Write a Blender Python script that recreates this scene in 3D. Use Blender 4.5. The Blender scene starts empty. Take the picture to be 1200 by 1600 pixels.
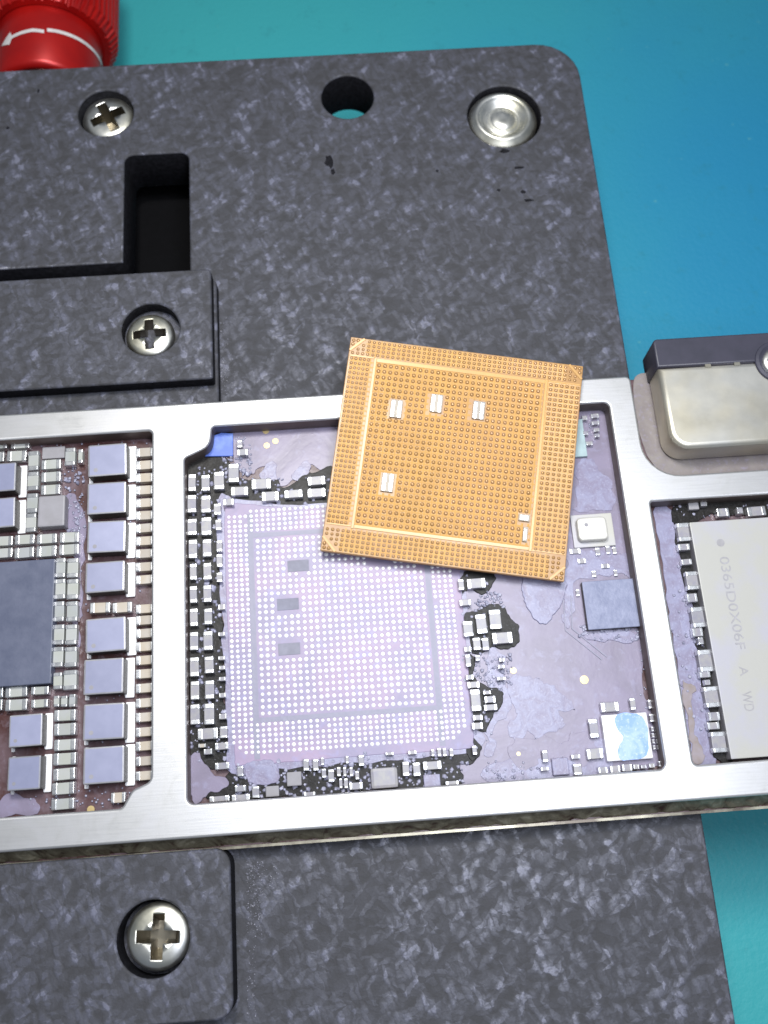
import bpy, bmesh, math, random
from mathutils import Vector, Matrix, noise as mnoise
random.seed(7)

# ------------------------------------------------------------------ camera
F_PX, CAM_H = 1500.0, 6.0                      # 1 unit = 1 cm, z = 0 is the top of the shield frame


def cam_rows(th, ro, ps):
    c, s = math.cos, math.sin
    Rz = Matrix(((c(ps), -s(ps), 0), (s(ps), c(ps), 0), (0, 0, 1)))
    M = Matrix(((1, 0, 0), (0, -1, 0), (0, 0, -1)))
    T = Matrix(((1, 0, 0), (0, c(th), -s(th)), (0, s(th), c(th))))
    Ro = Matrix(((c(ro), 0, s(ro)), (0, 1, 0), (-s(ro), 0, c(ro))))
    return Ro @ T @ M @ Rz


CR = cam_rows(math.radians(-17.9), math.radians(-0.55), math.radians(3.93))
scene = bpy.context.scene
cam_d = bpy.data.cameras.new('camera')
cam = bpy.data.objects.new('camera', cam_d)
scene.collection.objects.link(cam)
rt, dn, fw = CR[0], CR[1], CR[2]
cam.matrix_world = Matrix(((rt[0], -dn[0], -fw[0], 0), (rt[1], -dn[1], -fw[1], 0), (rt[2], -dn[2], -fw[2], CAM_H), (0, 0, 0, 1)))
cam_d.sensor_fit = 'VERTICAL'
cam_d.sensor_height = 36.0
cam_d.lens = 36.0 * F_PX / 1600.0
cam_d.clip_start, cam_d.clip_end = 0.05, 300
cam_d.dof.use_dof = True
cam_d.dof.focus_distance = 6.15
cam_d.dof.aperture_fstop = 0.55
scene.camera = cam

# ------------------------------------------------------------------ world, lamps and added fill
world = bpy.data.worlds.new('World')
scene.world = world
world.use_nodes = True
bg = world.node_tree.nodes['Background']
bg.inputs[0].default_value = (0.75, 0.86, 1.0, 1)
bg.inputs[1].default_value = 0.16


def area(name, loc, target, size, power, col):
    d = bpy.data.lights.new(name, 'AREA')
    d.shape = 'DISK'
    d.size = size
    d.energy = power
    d.color = col
    o = bpy.data.objects.new(name, d)
    scene.collection.objects.link(o)
    o.location = loc
    o.rotation_euler = (Vector(target) - Vector(loc)).to_track_quat('-Z', 'Y').to_euler()
    return o


area('bench_lamp', (-0.6, 4.6, 9.0), (0.2, 0.6, 0), 2.0, 600, (1.0, 0.985, 0.95))
area('ring_lamp', (1.7, 2.2, 9.0), (0.6, 0.7, 0), 3.4, 500, (0.90, 0.94, 1.0))
area('front_fill', (2.2, -1.6, 8.5), (0.6, -0.6, 0), 2.2, 210, (0.84, 0.88, 1.0))  # added fill light, brightens the lower plate
scene.view_settings.view_transform = 'Standard'
scene.view_settings.look = 'None'
scene.view_settings.exposure = 0.13
scene.view_settings.gamma = 1.0
scene.render.engine = 'CYCLES'
scene.cycles.max_bounces = 6
scene.cycles.use_denoising = True

COL = scene.collection


# ------------------------------------------------------------------ helpers
def at(px, py, z=0.0):
    """point of the plane z that the photo shows at (px, py)"""
    v = Vector(((px - 600) / F_PX, (py - 800) / F_PX, 1.0))
    d = CR.transposed() @ v
    t = (z - CAM_H) / d.z
    return Vector((d.x * t, d.y * t, z))


def at2(px, py, z=0.0):
    p = at(px, py, z)
    return (p.x, p.y)


def tag(o, label=None, cat=None, group=None, kind=None):
    for k, v in (('label', label), ('category', cat), ('group', group), ('kind', kind)):
        if v:
            o[k] = v
    return o


def link(name, me, mat=None, parent=None, loc=None):
    o = bpy.data.objects.new(name, me)
    COL.objects.link(o)
    if mat is not None and me is not None and not me.materials:
        me.materials.append(mat)
    if parent:
        o.parent = parent
    if loc is not None:
        o.location = loc
    return o


def empty(name, loc=(0, 0, 0)):
    o = bpy.data.objects.new(name, None)
    COL.objects.link(o)
    o.location = loc
    o.empty_display_size = 0.2
    return o


def bm_mesh(name, bm, smooth=False):
    me = bpy.data.meshes.new(name)
    bm.normal_update()
    bm.to_mesh(me)
    bm.free()
    if smooth:
        for p in me.polygons:
            p.use_smooth = True
    return me


def box_bm(x0, x1, y0, y1, z0, z1, bev=0.0, seg=2, bm=None):
    b = bmesh.new()
    bmesh.ops.create_cube(b, size=1.0)
    bmesh.ops.scale(b, vec=(x1 - x0, y1 - y0, z1 - z0), verts=b.verts)
    bmesh.ops.translate(b, vec=((x0 + x1) / 2, (y0 + y1) / 2, (z0 + z1) / 2), verts=b.verts)
    if bev > 0:
        bmesh.ops.bevel(b, geom=b.edges[:], offset=bev, segments=seg, profile=0.6, affect='EDGES')
    if bm is None:
        return b
    me = bpy.data.meshes.new('tmp')
    b.to_mesh(me)
    b.free()
    bm.from_mesh(me)
    bpy.data.meshes.remove(me)
    return bm


def rounded(pts):
    """pts: (x, y) or (x, y, r) counter-clockwise or clockwise; corner arcs of radius r"""
    out = []
    n = len(pts)
    for i in range(n):
        p = pts[i]
        r = p[2] if len(p) > 2 else 0
        c = Vector(p[:2])
        if r <= 0:
            out.append(tuple(c))
            continue
        a = (Vector(pts[i - 1][:2]) - c).normalized()
        b = (Vector(pts[(i + 1) % n][:2]) - c).normalized()
        ang = a.angle(b)
        d = r / math.tan(ang / 2)
        o = c + (a + b).normalized() * (r / math.sin(ang / 2))
        s, e = c + a * d, c + b * d
        va, vb = s - o, e - o
        tot = va.angle_signed(vb)
        k = max(3, int(abs(tot) / 0.22))
        for j in range(k + 1):
            t = -tot * j / k
            out.append((o.x + va.x * math.cos(t) - va.y * math.sin(t), o.y + va.x * math.sin(t) + va.y * math.cos(t)))
    return out


def smooth_loop(pts, k=5, jit=0.0):
    out = []
    n = len(pts)
    for i in range(n):
        p0, p1, p2, p3 = (Vector(pts[(i + j - 1) % n][:2]) for j in range(4))
        for j in range(k):
            t = j / k
            q = 0.5 * ((2 * p1) + (p2 - p0) * t + (2 * p0 - 5 * p1 + 4 * p2 - p3) * t * t + (3 * p1 - p0 - 3 * p2 + p3) * t ** 3)
            out.append((q.x + random.uniform(-jit, jit), q.y + random.uniform(-jit, jit)))
    return out


def plate_mesh(name, loops, z0, z1, bev=0.0, res=1):
    """flat piece with holes: first loop the outline, the rest holes; edges rounded by bev"""
    cu = bpy.data.curves.new(name, 'CURVE')
    cu.dimensions = '2D'
    cu.fill_mode = 'BOTH'
    cu.extrude = max(1e-5, (z1 - z0) / 2 - bev)
    cu.bevel_depth = bev
    cu.bevel_resolution = res
    cu.offset = -bev
    for lp in loops:
        sp = cu.splines.new('POLY')
        sp.points.add(len(lp) - 1)
        for i, p in enumerate(lp):
            sp.points[i].co = (p[0], p[1], 0, 1)
        sp.use_cyclic_u = True
    ob = bpy.data.objects.new(name, cu)
    COL.objects.link(ob)
    dg = bpy.context.evaluated_depsgraph_get()
    dg.update()
    me = bpy.data.meshes.new_from_object(ob.evaluated_get(dg))
    me.name = name
    bpy.data.objects.remove(ob)
    bpy.data.curves.remove(cu)
    me.transform(Matrix.Translation((0, 0, (z0 + z1) / 2)))
    return me


def plate(name, loops, z0, z1, mat, parent=None, bev=0.0, res=1):
    me = plate_mesh(name, loops, z0, z1, bev, res)
    me.materials.clear()
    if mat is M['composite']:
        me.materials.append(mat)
        me.materials.append(M['cut_and_shade'])
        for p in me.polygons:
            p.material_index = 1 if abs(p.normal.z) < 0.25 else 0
    return link(name, me, mat, parent)


def lathe_bm(profile, seg=40, tooth=None):
    """profile (r, z) from axis out; closed around z"""
    bm = bmesh.new()
    rings = []
    for r, z in profile:
        if r < 1e-6:
            rings.append([bm.verts.new((0, 0, z))])
        else:
            rings.append([bm.verts.new((r * math.cos(2 * math.pi * i / seg), r * math.sin(2 * math.pi * i / seg), z)) for i in range(seg)])
    for a, b in zip(rings, rings[1:]):
        for i in range(seg):
            j = (i + 1) % seg
            if len(a) == 1 and len(b) == 1:
                continue
            if len(a) == 1:
                bm.faces.new((a[0], b[i], b[j]))
            elif len(b) == 1:
                bm.faces.new((a[i], b[0], a[j]))
            else:
                bm.faces.new((a[i], b[i], b[j], a[j]))
    bmesh.ops.recalc_face_normals(bm, faces=bm.faces)
    return bm


# ------------------------------------------------------------------ materials
def nodes_of(m):
    m.use_nodes = True
    nt = m.node_tree
    return nt, nt.nodes['Principled BSDF']


def N(nt, typ, **kw):
    n = nt.nodes.new(typ)
    for k, v in kw.items():
        setattr(n, k, v)
    return n


def ramp(nt, src, stops, interp='LINEAR'):
    r = N(nt, 'ShaderNodeValToRGB')
    r.color_ramp.interpolation = interp
    els = r.color_ramp.elements
    while len(els) < len(stops):
        els.new(0.5)
    for e, (p, c) in zip(els, stops):
        e.position = p
        e.color = (c, c, c, 1) if isinstance(c, (int, float)) else (c[0], c[1], c[2], 1)
    nt.links.new(src, r.inputs[0])
    return r.outputs[0]


def noise(nt, vec, scale, detail=4, rough=0.6, dist=0.0):
    n = N(nt, 'ShaderNodeTexNoise')
    n.inputs['Scale'].default_value = scale
    n.inputs['Detail'].default_value = detail
    n.inputs['Roughness'].default_value = rough
    n.inputs['Distortion'].default_value = dist
    if vec is not None:
        nt.links.new(vec, n.inputs['Vector'])
    return n


def mixc(nt, fac, a, b, blend='MIX'):
    m = N(nt, 'ShaderNodeMix', data_type='RGBA', blend_type=blend)
    for sock, v in ((m.inputs[0], fac), (m.inputs[6], a), (m.inputs[7], b)):
        if isinstance(v, (int, float)):
            sock.default_value = v
        elif isinstance(v, tuple):
            sock.default_value = (v[0], v[1], v[2], 1)
        else:
            nt.links.new(v, sock)
    return m.outputs[2]


def bump(nt, h, strength, dist, bsdf):
    b = N(nt, 'ShaderNodeBump')
    b.inputs['Strength'].default_value = strength
    b.inputs['Distance'].default_value = dist
    nt.links.new(h, b.inputs['Height'])
    nt.links.new(b.outputs[0], bsdf.inputs['Normal'])


def simple(name, col, rough=0.5, metal=0.0, col2=None, scale=20.0, bumps=0.0, spec=0.5, world_co=True, rvar=0.0, detail=5, lo=0.35, hi=0.65):
    m = bpy.data.materials.new(name)
    nt, b = nodes_of(m)
    b.inputs['Metallic'].default_value = metal
    b.inputs['Roughness'].default_value = rough
    b.inputs['Specular IOR Level'].default_value = spec
    g = N(nt, 'ShaderNodeNewGeometry')
    n = noise(nt, g.outputs['Position'], scale, detail)
    c2 = col2 or tuple(min(1, x * 0.82) for x in col)
    oi = N(nt, 'ShaderNodeObjectInfo')
    base = mixc(nt, ramp(nt, n.outputs[0], ((lo, 0.0), (hi, 1.0))), col, c2)
    nt.links.new(mixc(nt, 1.0, base, ramp(nt, oi.outputs['Random'], ((0.0, (0.84, 0.85, 0.88)), (0.5, (0.98, 0.97, 0.95)), (1.0, (1.0, 1.0, 1.0)))), 'MULTIPLY'), b.inputs['Base Color'])
    if rvar:
        nt.links.new(ramp(nt, n.outputs[0], ((0.3, max(0, rough - rvar)), (0.7, min(1, rough + rvar)))), b.inputs['Roughness'])
    if bumps:
        n2 = noise(nt, g.outputs['Position'], scale * 3.0, 3)
        bump(nt, n2.outputs[0], bumps, 0.01, b)
    return m


def composite_material():
    """pressed fibre composite: pale elongated flakes lying in all directions in a dark blue-grey resin"""
    m = bpy.data.materials.new('fibre_composite')
    nt, b = nodes_of(m)
    g = N(nt, 'ShaderNodeNewGeometry')
    pos = g.outputs['Position']
    warp = noise(nt, pos, 8.0, 3)
    vm = N(nt, 'ShaderNodeVectorMath', operation='MULTIPLY_ADD')
    nt.links.new(warp.outputs['Color'], vm.inputs[0])
    vm.inputs[1].default_value = (0.10, 0.10, 0.0)
    nt.links.new(pos, vm.inputs[2])
    flak = []
    for k, (rot, st, sc) in enumerate(((0.35, 3.0, 27.0), (-0.8, 2.6, 21.0), (1.5, 2.2, 34.0))):
        mp = N(nt, 'ShaderNodeMapping', vector_type='TEXTURE')
        mp.inputs['Rotation'].default_value = (0, 0, rot)
        mp.inputs['Location'].default_value = (k * 3.7, k * 1.9, 0)
        mp.inputs['Scale'].default_value = (1.0, st, 2.0)
        nt.links.new(vm.outputs[0], mp.inputs['Vector'])
        vo = N(nt, 'ShaderNodeTexVoronoi', feature='F1')
        vo.inputs['Scale'].default_value = sc
        nt.links.new(mp.outputs[0], vo.inputs['Vector'])
        sp = N(nt, 'ShaderNodeSeparateColor')
        nt.links.new(vo.outputs['Color'], sp.inputs[0])
        fade = N(nt, 'ShaderNodeMapRange', interpolation_type='SMOOTHSTEP')
        fade.inputs['From Min'].default_value = 0.95
        fade.inputs['From Max'].default_value = 0.25
        nt.links.new(vo.outputs['Distance'], fade.inputs['Value'])
        ml = N(nt, 'ShaderNodeMath', operation='MULTIPLY')
        nt.links.new(sp.outputs[0], ml.inputs[0])
        if k < 2:
            nt.links.new(fade.outputs[0], ml.inputs[1])
        else:
            ml.inputs[1].default_value = 0.75
        flak.append(ml.outputs[0])

    def mth(op, a, c):
        q = N(nt, 'ShaderNodeMath', operation=op)
        for i, v in enumerate((a, c)):
            if isinstance(v, (int, float)):
                q.inputs[i].default_value = v
            else:
                nt.links.new(v, q.inputs[i])
        return q.outputs[0]
    s = mth('MULTIPLY', mth('ADD', mth('ADD', flak[0], flak[1]), flak[2]), 0.40)
    big = noise(nt, pos, 3.5, 5, 0.7)
    s = mth('ADD', s, mth('MULTIPLY', mth('SUBTRACT', big.outputs[0], 0.5), 0.30))
    fine = noise(nt, pos, 75.0, 3)
    s = mth('ADD', s, mth('MULTIPLY', mth('SUBTRACT', fine.outputs[0], 0.5), 0.30))
    col = ramp(nt, s, ((0.10, (0.042, 0.042, 0.048)), (0.36, (0.057, 0.058, 0.070)), (0.52, (0.070, 0.072, 0.091)), (0.66, (0.088, 0.091, 0.119)), (0.84, (0.165, 0.170, 0.225))))
    nt.links.new(col, b.inputs['Base Color'])
    nt.links.new(ramp(nt, s, ((0.35, 0.68), (0.75, 0.34))), b.inputs['Roughness'])
    b.inputs['Specular IOR Level'].default_value = 0.45
    bump(nt, s, 0.35, 0.015, b)
    return m


def mat_material():
    m = bpy.data.materials.new('silicone_mat')
    nt, b = nodes_of(m)
    g = N(nt, 'ShaderNodeNewGeometry')
    n = noise(nt, g.outputs['Position'], 0.55, 4)
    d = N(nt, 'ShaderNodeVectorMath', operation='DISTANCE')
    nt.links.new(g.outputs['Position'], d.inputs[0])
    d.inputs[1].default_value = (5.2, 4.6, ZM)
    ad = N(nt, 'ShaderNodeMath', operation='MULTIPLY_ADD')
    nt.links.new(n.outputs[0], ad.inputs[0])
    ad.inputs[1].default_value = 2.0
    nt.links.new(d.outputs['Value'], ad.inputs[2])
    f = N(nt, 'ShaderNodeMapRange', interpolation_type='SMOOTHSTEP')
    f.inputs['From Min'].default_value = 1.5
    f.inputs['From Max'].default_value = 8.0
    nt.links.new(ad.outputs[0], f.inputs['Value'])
    c0 = mixc(nt, f.outputs[0], (0.015, 0.25, 0.47), (0.040, 0.39, 0.42))  # blue-to-teal drift of the light painted into the mat colour
    sp = noise(nt, g.outputs['Position'], 5.0, 6, 0.75)
    c0 = mixc(nt, ramp(nt, sp.outputs[0], ((0.58, 0.0), (0.80, 0.6))), c0, (0.02, 0.20, 0.24))
    sp2 = noise(nt, g.outputs['Position'], 16.0, 2, 0.5)
    nt.links.new(mixc(nt, ramp(nt, sp2.outputs[0], ((0.74, 0.0), (0.79, 0.7))), c0, (0.12, 0.42, 0.44)), b.inputs['Base Color'])
    b.inputs['Roughness'].default_value = 0.55
    n2 = noise(nt, g.outputs['Position'], 26.0, 3)
    bump(nt, n2.outputs[0], 0.25, 0.02, b)
    return m


def board_material():
    """dark red-brown solder mask hazed over by dried violet-grey flux"""
    m = bpy.data.materials.new('solder_mask')
    nt, b = nodes_of(m)
    g = N(nt, 'ShaderNodeNewGeometry')
    n = noise(nt, g.outputs['Position'], 3.2, 6, 0.65, 0.6)
    n2 = noise(nt, g.outputs['Position'], 22.0, 5, 0.6, 0.4)
    c1 = mixc(nt, ramp(nt, n.outputs[0], ((0.42, 0.0), (0.58, 1.0))), (0.075, 0.030, 0.028), (0.135, 0.085, 0.095))
    nt.links.new(mixc(nt, ramp(nt, n2.outputs[0], ((0.52, 0.0), (0.68, 0.6))), c1, (0.20, 0.15, 0.18)), b.inputs['Base Color'])
    b.inputs['Roughness'].default_value = 0.34
    bump(nt, n2.outputs[0], 0.2, 0.01, b)
    return m


def film_material(name, ca, cb, cc, rough=0.36, sc=5.0):
    m = bpy.data.materials.new(name)
    nt, b = nodes_of(m)
    g = N(nt, 'ShaderNodeNewGeometry')
    n = noise(nt, g.outputs['Position'], sc, 5, 0.6, 0.9)
    n2 = noise(nt, g.outputs['Position'], sc * 6, 4, 0.6, 0.3)
    c1 = mixc(nt, ramp(nt, n.outputs[0], ((0.40, 0.0), (0.60, 1.0))), ca, cb)
    nt.links.new(mixc(nt, ramp(nt, n2.outputs[0], ((0.55, 0.0), (0.72, 0.75))), c1, cc), b.inputs['Base Color'])
    b.inputs['Roughness'].default_value = rough
    hs = N(nt, 'ShaderNodeMath', operation='MULTIPLY_ADD')
    nt.links.new(n2.outputs[0], hs.inputs[0])
    hs.inputs[1].default_value = 0.35
    nt.links.new(n.outputs[0], hs.inputs[2])
    bump(nt, hs.outputs[0], 0.13, 0.02, b)
    return m


def metal_material(name, col, rough, scale=6.0, tint=None, stretch=None, amt=0.35, metal=1.0):
    m = bpy.data.materials.new(name)
    nt, b = nodes_of(m)
    g = N(nt, 'ShaderNodeNewGeometry')
    vec = g.outputs['Position']
    if stretch:
        mp = N(nt, 'ShaderNodeMapping')
        mp.inputs['Scale'].default_value = stretch
        nt.links.new(vec, mp.inputs['Vector'])
        vec = mp.outputs[0]
    n = noise(nt, vec, scale, 5, 0.6)
    n2 = noise(nt, g.outputs['Position'], 1.7, 3)
    f = ramp(nt, n.outputs[0], ((0.35, 0.0), (0.7, amt)))
    c = mixc(nt, f, col, tuple(x * 0.8 for x in col))
    if tint:
        c = mixc(nt, ramp(nt, n2.outputs[0], ((0.4, 0.0), (0.65, 1.0))), c, tint)
    nt.links.new(c, b.inputs['Base Color'])
    b.inputs['Metallic'].default_value = metal
    nt.links.new(ramp(nt, n.outputs[0], ((0.3, rough - 0.05), (0.7, rough + 0.07))), b.inputs['Roughness'])
    bump(nt, n.outputs[0], 0.05, 0.01, b)
    return m


ZP, ZB = -0.28, -0.15            # fixture plate top, circuit board top
ZM = -1.55                       # work mat
M = {}
M['composite'] = composite_material()
M['mat'] = mat_material()
M['cut_and_shade'] = simple('cut_composite_and_shade', (0.007, 0.007, 0.009), 0.7, 0, (0.018, 0.018, 0.023), 30.0, bumps=0.4, spec=0.15)  # near-black side faces: dark cut resin with wall shade painted in
M['board'] = board_material()
M['film'] = film_material('flux_haze', (0.23, 0.20, 0.275), (0.265, 0.23, 0.325), (0.31, 0.29, 0.42), 0.34, 2.6)
M['filmblue'] = film_material('flux_flake', (0.25, 0.225, 0.33), (0.30, 0.295, 0.43), (0.41, 0.42, 0.56), 0.34, 11.0)
M['filmgrey'] = film_material('flux_grey', (0.22, 0.19, 0.19), (0.26, 0.23, 0.22), (0.29, 0.26, 0.34), 0.38, 6.0)
M['site'] = film_material('site_mask', (0.29, 0.255, 0.385), (0.37, 0.28, 0.41), (0.33, 0.31, 0.52), 0.42, 2.2)
M['gap'] = film_material('site_gap_mask', (0.27, 0.265, 0.35), (0.285, 0.275, 0.365), (0.30, 0.29, 0.40), 0.45, 6.0)
M['underfill'] = film_material('underfill_resin', (0.010, 0.009, 0.008), (0.020, 0.018, 0.017), (0.06, 0.06, 0.07), 0.40, 14.0)
M['underfill'].node_tree.nodes['Principled BSDF'].inputs['Specular IOR Level'].default_value = 0.22
def frame_material():
    m = bpy.data.materials.new('frame_metal')
    nt, b = nodes_of(m)
    g = N(nt, 'ShaderNodeNewGeometry')
    pos = g.outputs['Position']
    mp = N(nt, 'ShaderNodeMapping')
    mp.inputs['Scale'].default_value = (4.0, 90.0, 4.0)
    nt.links.new(pos, mp.inputs['Vector'])
    br = noise(nt, mp.outputs[0], 1.0, 4, 0.6)
    st = noise(nt, pos, 4.5, 6, 0.7, 0.8)
    sm = noise(nt, pos, 38.0, 4, 0.7)
    c = mixc(nt, ramp(nt, st.outputs[0], ((0.36, 0.0), (0.66, 1.0))), (0.70, 0.695, 0.69), (0.56, 0.56, 0.58))
    c = mixc(nt, ramp(nt, br.outputs[0], ((0.45, 0.0), (0.75, 0.35))), c, (0.50, 0.50, 0.51))
    c = mixc(nt, ramp(nt, sm.outputs[0], ((0.66, 0.0), (0.76, 0.6))), c, (0.34, 0.32, 0.30))
    nt.links.new(c, b.inputs['Base Color'])
    b.inputs['Metallic'].default_value = 0.75
    nt.links.new(ramp(nt, st.outputs[0], ((0.3, 0.34), (0.7, 0.48))), b.inputs['Roughness'])
    bump(nt, br.outputs[0], 0.05, 0.01, b)
    return m


M['frame'] = frame_material()
M['can'] = metal_material('can_metal', (0.62, 0.61, 0.57), 0.40, 3.0, tint=(0.68, 0.63, 0.50), amt=0.06, metal=0.80)
M['steel'] = metal_material('screw_steel', (0.86, 0.86, 0.83), 0.38, 14.0, tint=(0.72, 0.68, 0.50), amt=0.4)
M['recess_shade'] = metal_material('shaded_recess_steel', (0.34, 0.31, 0.25), 0.35, 20.0, amt=0.6)  # shade inside the screw recess painted in as darker steel
M['tin'] = metal_material('solder_tin', (0.76, 0.77, 0.79), 0.27, 30.0, amt=0.6, metal=0.85)
M['pad'] = metal_material('pad_tin', (0.96, 0.95, 0.97), 0.38, 30.0, amt=0.1, metal=0.25)
M['speck'] = simple('speck_solder', (0.50, 0.50, 0.60), 0.35, 0.3, (0.30, 0.29, 0.38), 40.0)
M['crumb'] = simple('flux_crumb', (0.42, 0.42, 0.55), 0.4, 0, (0.24, 0.24, 0.34), 25.0)
M['cap'] = simple('capacitor_ceramic', (0.44, 0.455, 0.41), 0.42, 0, (0.47, 0.48, 0.48), 9.0)
M['capbeige'] = simple('capacitor_beige', (0.50, 0.43, 0.34), 0.45, 0, (0.54, 0.49, 0.43), 9.0)
M['capwhite'] = simple('capacitor_fluxed', (0.37, 0.36, 0.36), 0.36, 0, (0.30, 0.29, 0.35), 22.0)
M['inductor'] = simple('inductor_ferrite', (0.32, 0.335, 0.48), 0.36, 0.15, (0.36, 0.375, 0.53), 9.0)
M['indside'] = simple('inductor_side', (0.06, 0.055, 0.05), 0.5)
M['icdark'] = simple('ic_mould_dark', (0.10, 0.115, 0.18), 0.45, 0, (0.14, 0.155, 0.225), 9.0, bumps=0.1)
M['icgrey'] = simple('ic_mould_grey', (0.30, 0.29, 0.31), 0.5, 0, (0.34, 0.33, 0.36), 12.0)
M['icblue'] = simple('ic_mould_blue', (0.20, 0.22, 0.34), 0.45, 0, (0.27, 0.29, 0.42), 16.0, bumps=0.25)
M['nand'] = simple('memory_mould', (0.52, 0.51, 0.465), 0.40, 0, (0.51, 0.50, 0.535), 2.5, bumps=0.1, lo=0.45, hi=0.6)
M['ink'] = simple('laser_mark', (0.415, 0.405, 0.43), 0.6)
M['gold'] = simple('gold_pad', (0.80, 0.62, 0.30), 0.35, 0.3)
M['blue'] = simple('blue_film', (0.10, 0.18, 0.62), 0.4, 0, (0.16, 0.26, 0.70), 12.0, lo=0.42, hi=0.62)
M['tape'] = simple('black_tape', (0.042, 0.042, 0.062), 0.42, 0, (0.055, 0.053, 0.08), 5.0)
M['black'] = simple('black_plastic_and_shade', (0.004, 0.004, 0.005), 0.8, spec=0.08)  # also stands for the shade at the slot bottom
M['chip'] = simple('chip_laminate', (0.49, 0.275, 0.088), 0.34, 0.0, (0.46, 0.25, 0.105), 5.0, rvar=0.05)
M['chipline'] = simple('chip_trace', (0.72, 0.425, 0.14), 0.28, 0.0, (0.66, 0.385, 0.14), 6.0)
M['chipedge'] = simple('chip_core', (0.16, 0.055, 0.025), 0.5)
M['ball'] = metal_material('chip_ball_solder', (0.44, 0.25, 0.092), 0.22, 12.0, tint=(0.47, 0.28, 0.15), amt=0.4, metal=0.25)
M['chipcap'] = simple('chip_capacitor_core', (0.52, 0.46, 0.38), 0.5)
M['red'] = simple('red_anodised', (0.50, 0.010, 0.008), 0.34, 0.3, (0.40, 0.008, 0.008), 3.0)
M['reddark'] = simple('red_shadowed_face', (0.40, 0.02, 0.02), 0.35, 0.3)
M['white'] = simple('white_ink', (0.75, 0.72, 0.72), 0.5)
M['mic'] = simple('sensor_lid', (0.86, 0.84, 0.77), 0.35, 0.2)


# ------------------------------------------------------------------ setting: the mat
bm = bmesh.new()
bmesh.ops.create_grid(bm, x_segments=1, y_segments=1, size=60)
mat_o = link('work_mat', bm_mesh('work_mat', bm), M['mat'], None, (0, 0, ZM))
tag(mat_o, 'teal blue silicone work mat under the fixture', None, None, 'structure')

# ------------------------------------------------------------------ fixture plate
plate_root = tag(empty('fixture_plate', (0, 0, ZP - 0.4)), 'large dark grey fibre composite fixture plate with round hole and rounded corner', 'fixture plate')


def circle(c, r, n=40, ry=None):
    return [(c[0] + r * math.cos(2 * math.pi * i / n), c[1] + (ry or r) * math.sin(2 * math.pi * i / n)) for i in range(n)]


def kid(o, root):
    o.parent = root
    o.matrix_parent_inverse = Matrix.Translation(-root.location)
    return o


def dia(px0, px1, py, z):
    return (at(px1, py, z) - at(px0, py, z)).length


hole_c = at2(543, 151, ZP)
hole_r = dia(502, 584, 151, ZP) / 2
s1_c, s1_r = at2(165, 176, ZP), dia(121, 208, 178, ZP) / 2
rv_c, rv_r = at2(788, 181, ZP), dia(729, 845, 178, ZP) / 2
p_e = at(1040, 900, ZP).x
slot_l, slot_r = at(193, 330, ZP).x, at(296, 330, ZP).x
slot_t, slot_b = at(245, 240, ZP).y, 3.60
gr_t = at(60, 417, ZP).y
outer = rounded([(-5.0, -3.0), (at(1098, 1290, ZP).x, -3.0, 0.3), (at(985, 590, ZP).x, at(830, 69, ZP).y, 0.34), (-5.0, at(830, 69, ZP).y)])
slot = rounded([(slot_l, slot_t, 0.07), (slot_r, slot_t, 0.07), (slot_r, slot_b), (-5.0 + 0.3, slot_b), (-5.0 + 0.3, gr_t), (slot_l, gr_t)])
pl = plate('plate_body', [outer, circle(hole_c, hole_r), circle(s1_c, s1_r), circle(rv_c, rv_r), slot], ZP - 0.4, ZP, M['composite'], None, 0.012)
kid(pl, plate_root)
sl = plate('slot_shade_floor', [rounded([(slot_l - 3.5, slot_t + 0.3), (slot_r + 0.2, slot_t + 0.3), (slot_r + 0.2, slot_b - 0.3), (slot_l - 3.5, slot_b - 0.3)])], ZP - 0.78, ZP - 0.60, M['black'])  # added black floor that stands for the shade inside the slot
kid(sl, plate_root)
for x, y in ((1.6, 5.4), (1.6, -2.4), (-4.5, 5.4), (-4.5, -2.4)):
    ft = link('foot', bm_mesh('foot', lathe_bm([(0, 0), (0.3, 0), (0.32, 0.05), (0.32, ZP - 0.4 - ZM), (0, ZP - 0.4 - ZM)], 24)), M['black'], None, (x, y, ZM))
    kid(ft, plate_root)
# recess bottoms under the sunk screw and the rivet
for c, r in ((s1_c, s1_r), (rv_c, rv_r)):
    kid(link('recess_floor', bm_mesh('recess_floor', lathe_bm([(0, 0), (r * 1.02, 0), (r * 1.02, -0.04), (0, -0.04)], 32)), M['black'], None, (c[0], c[1], ZP - 0.30)), plate_root)


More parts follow.
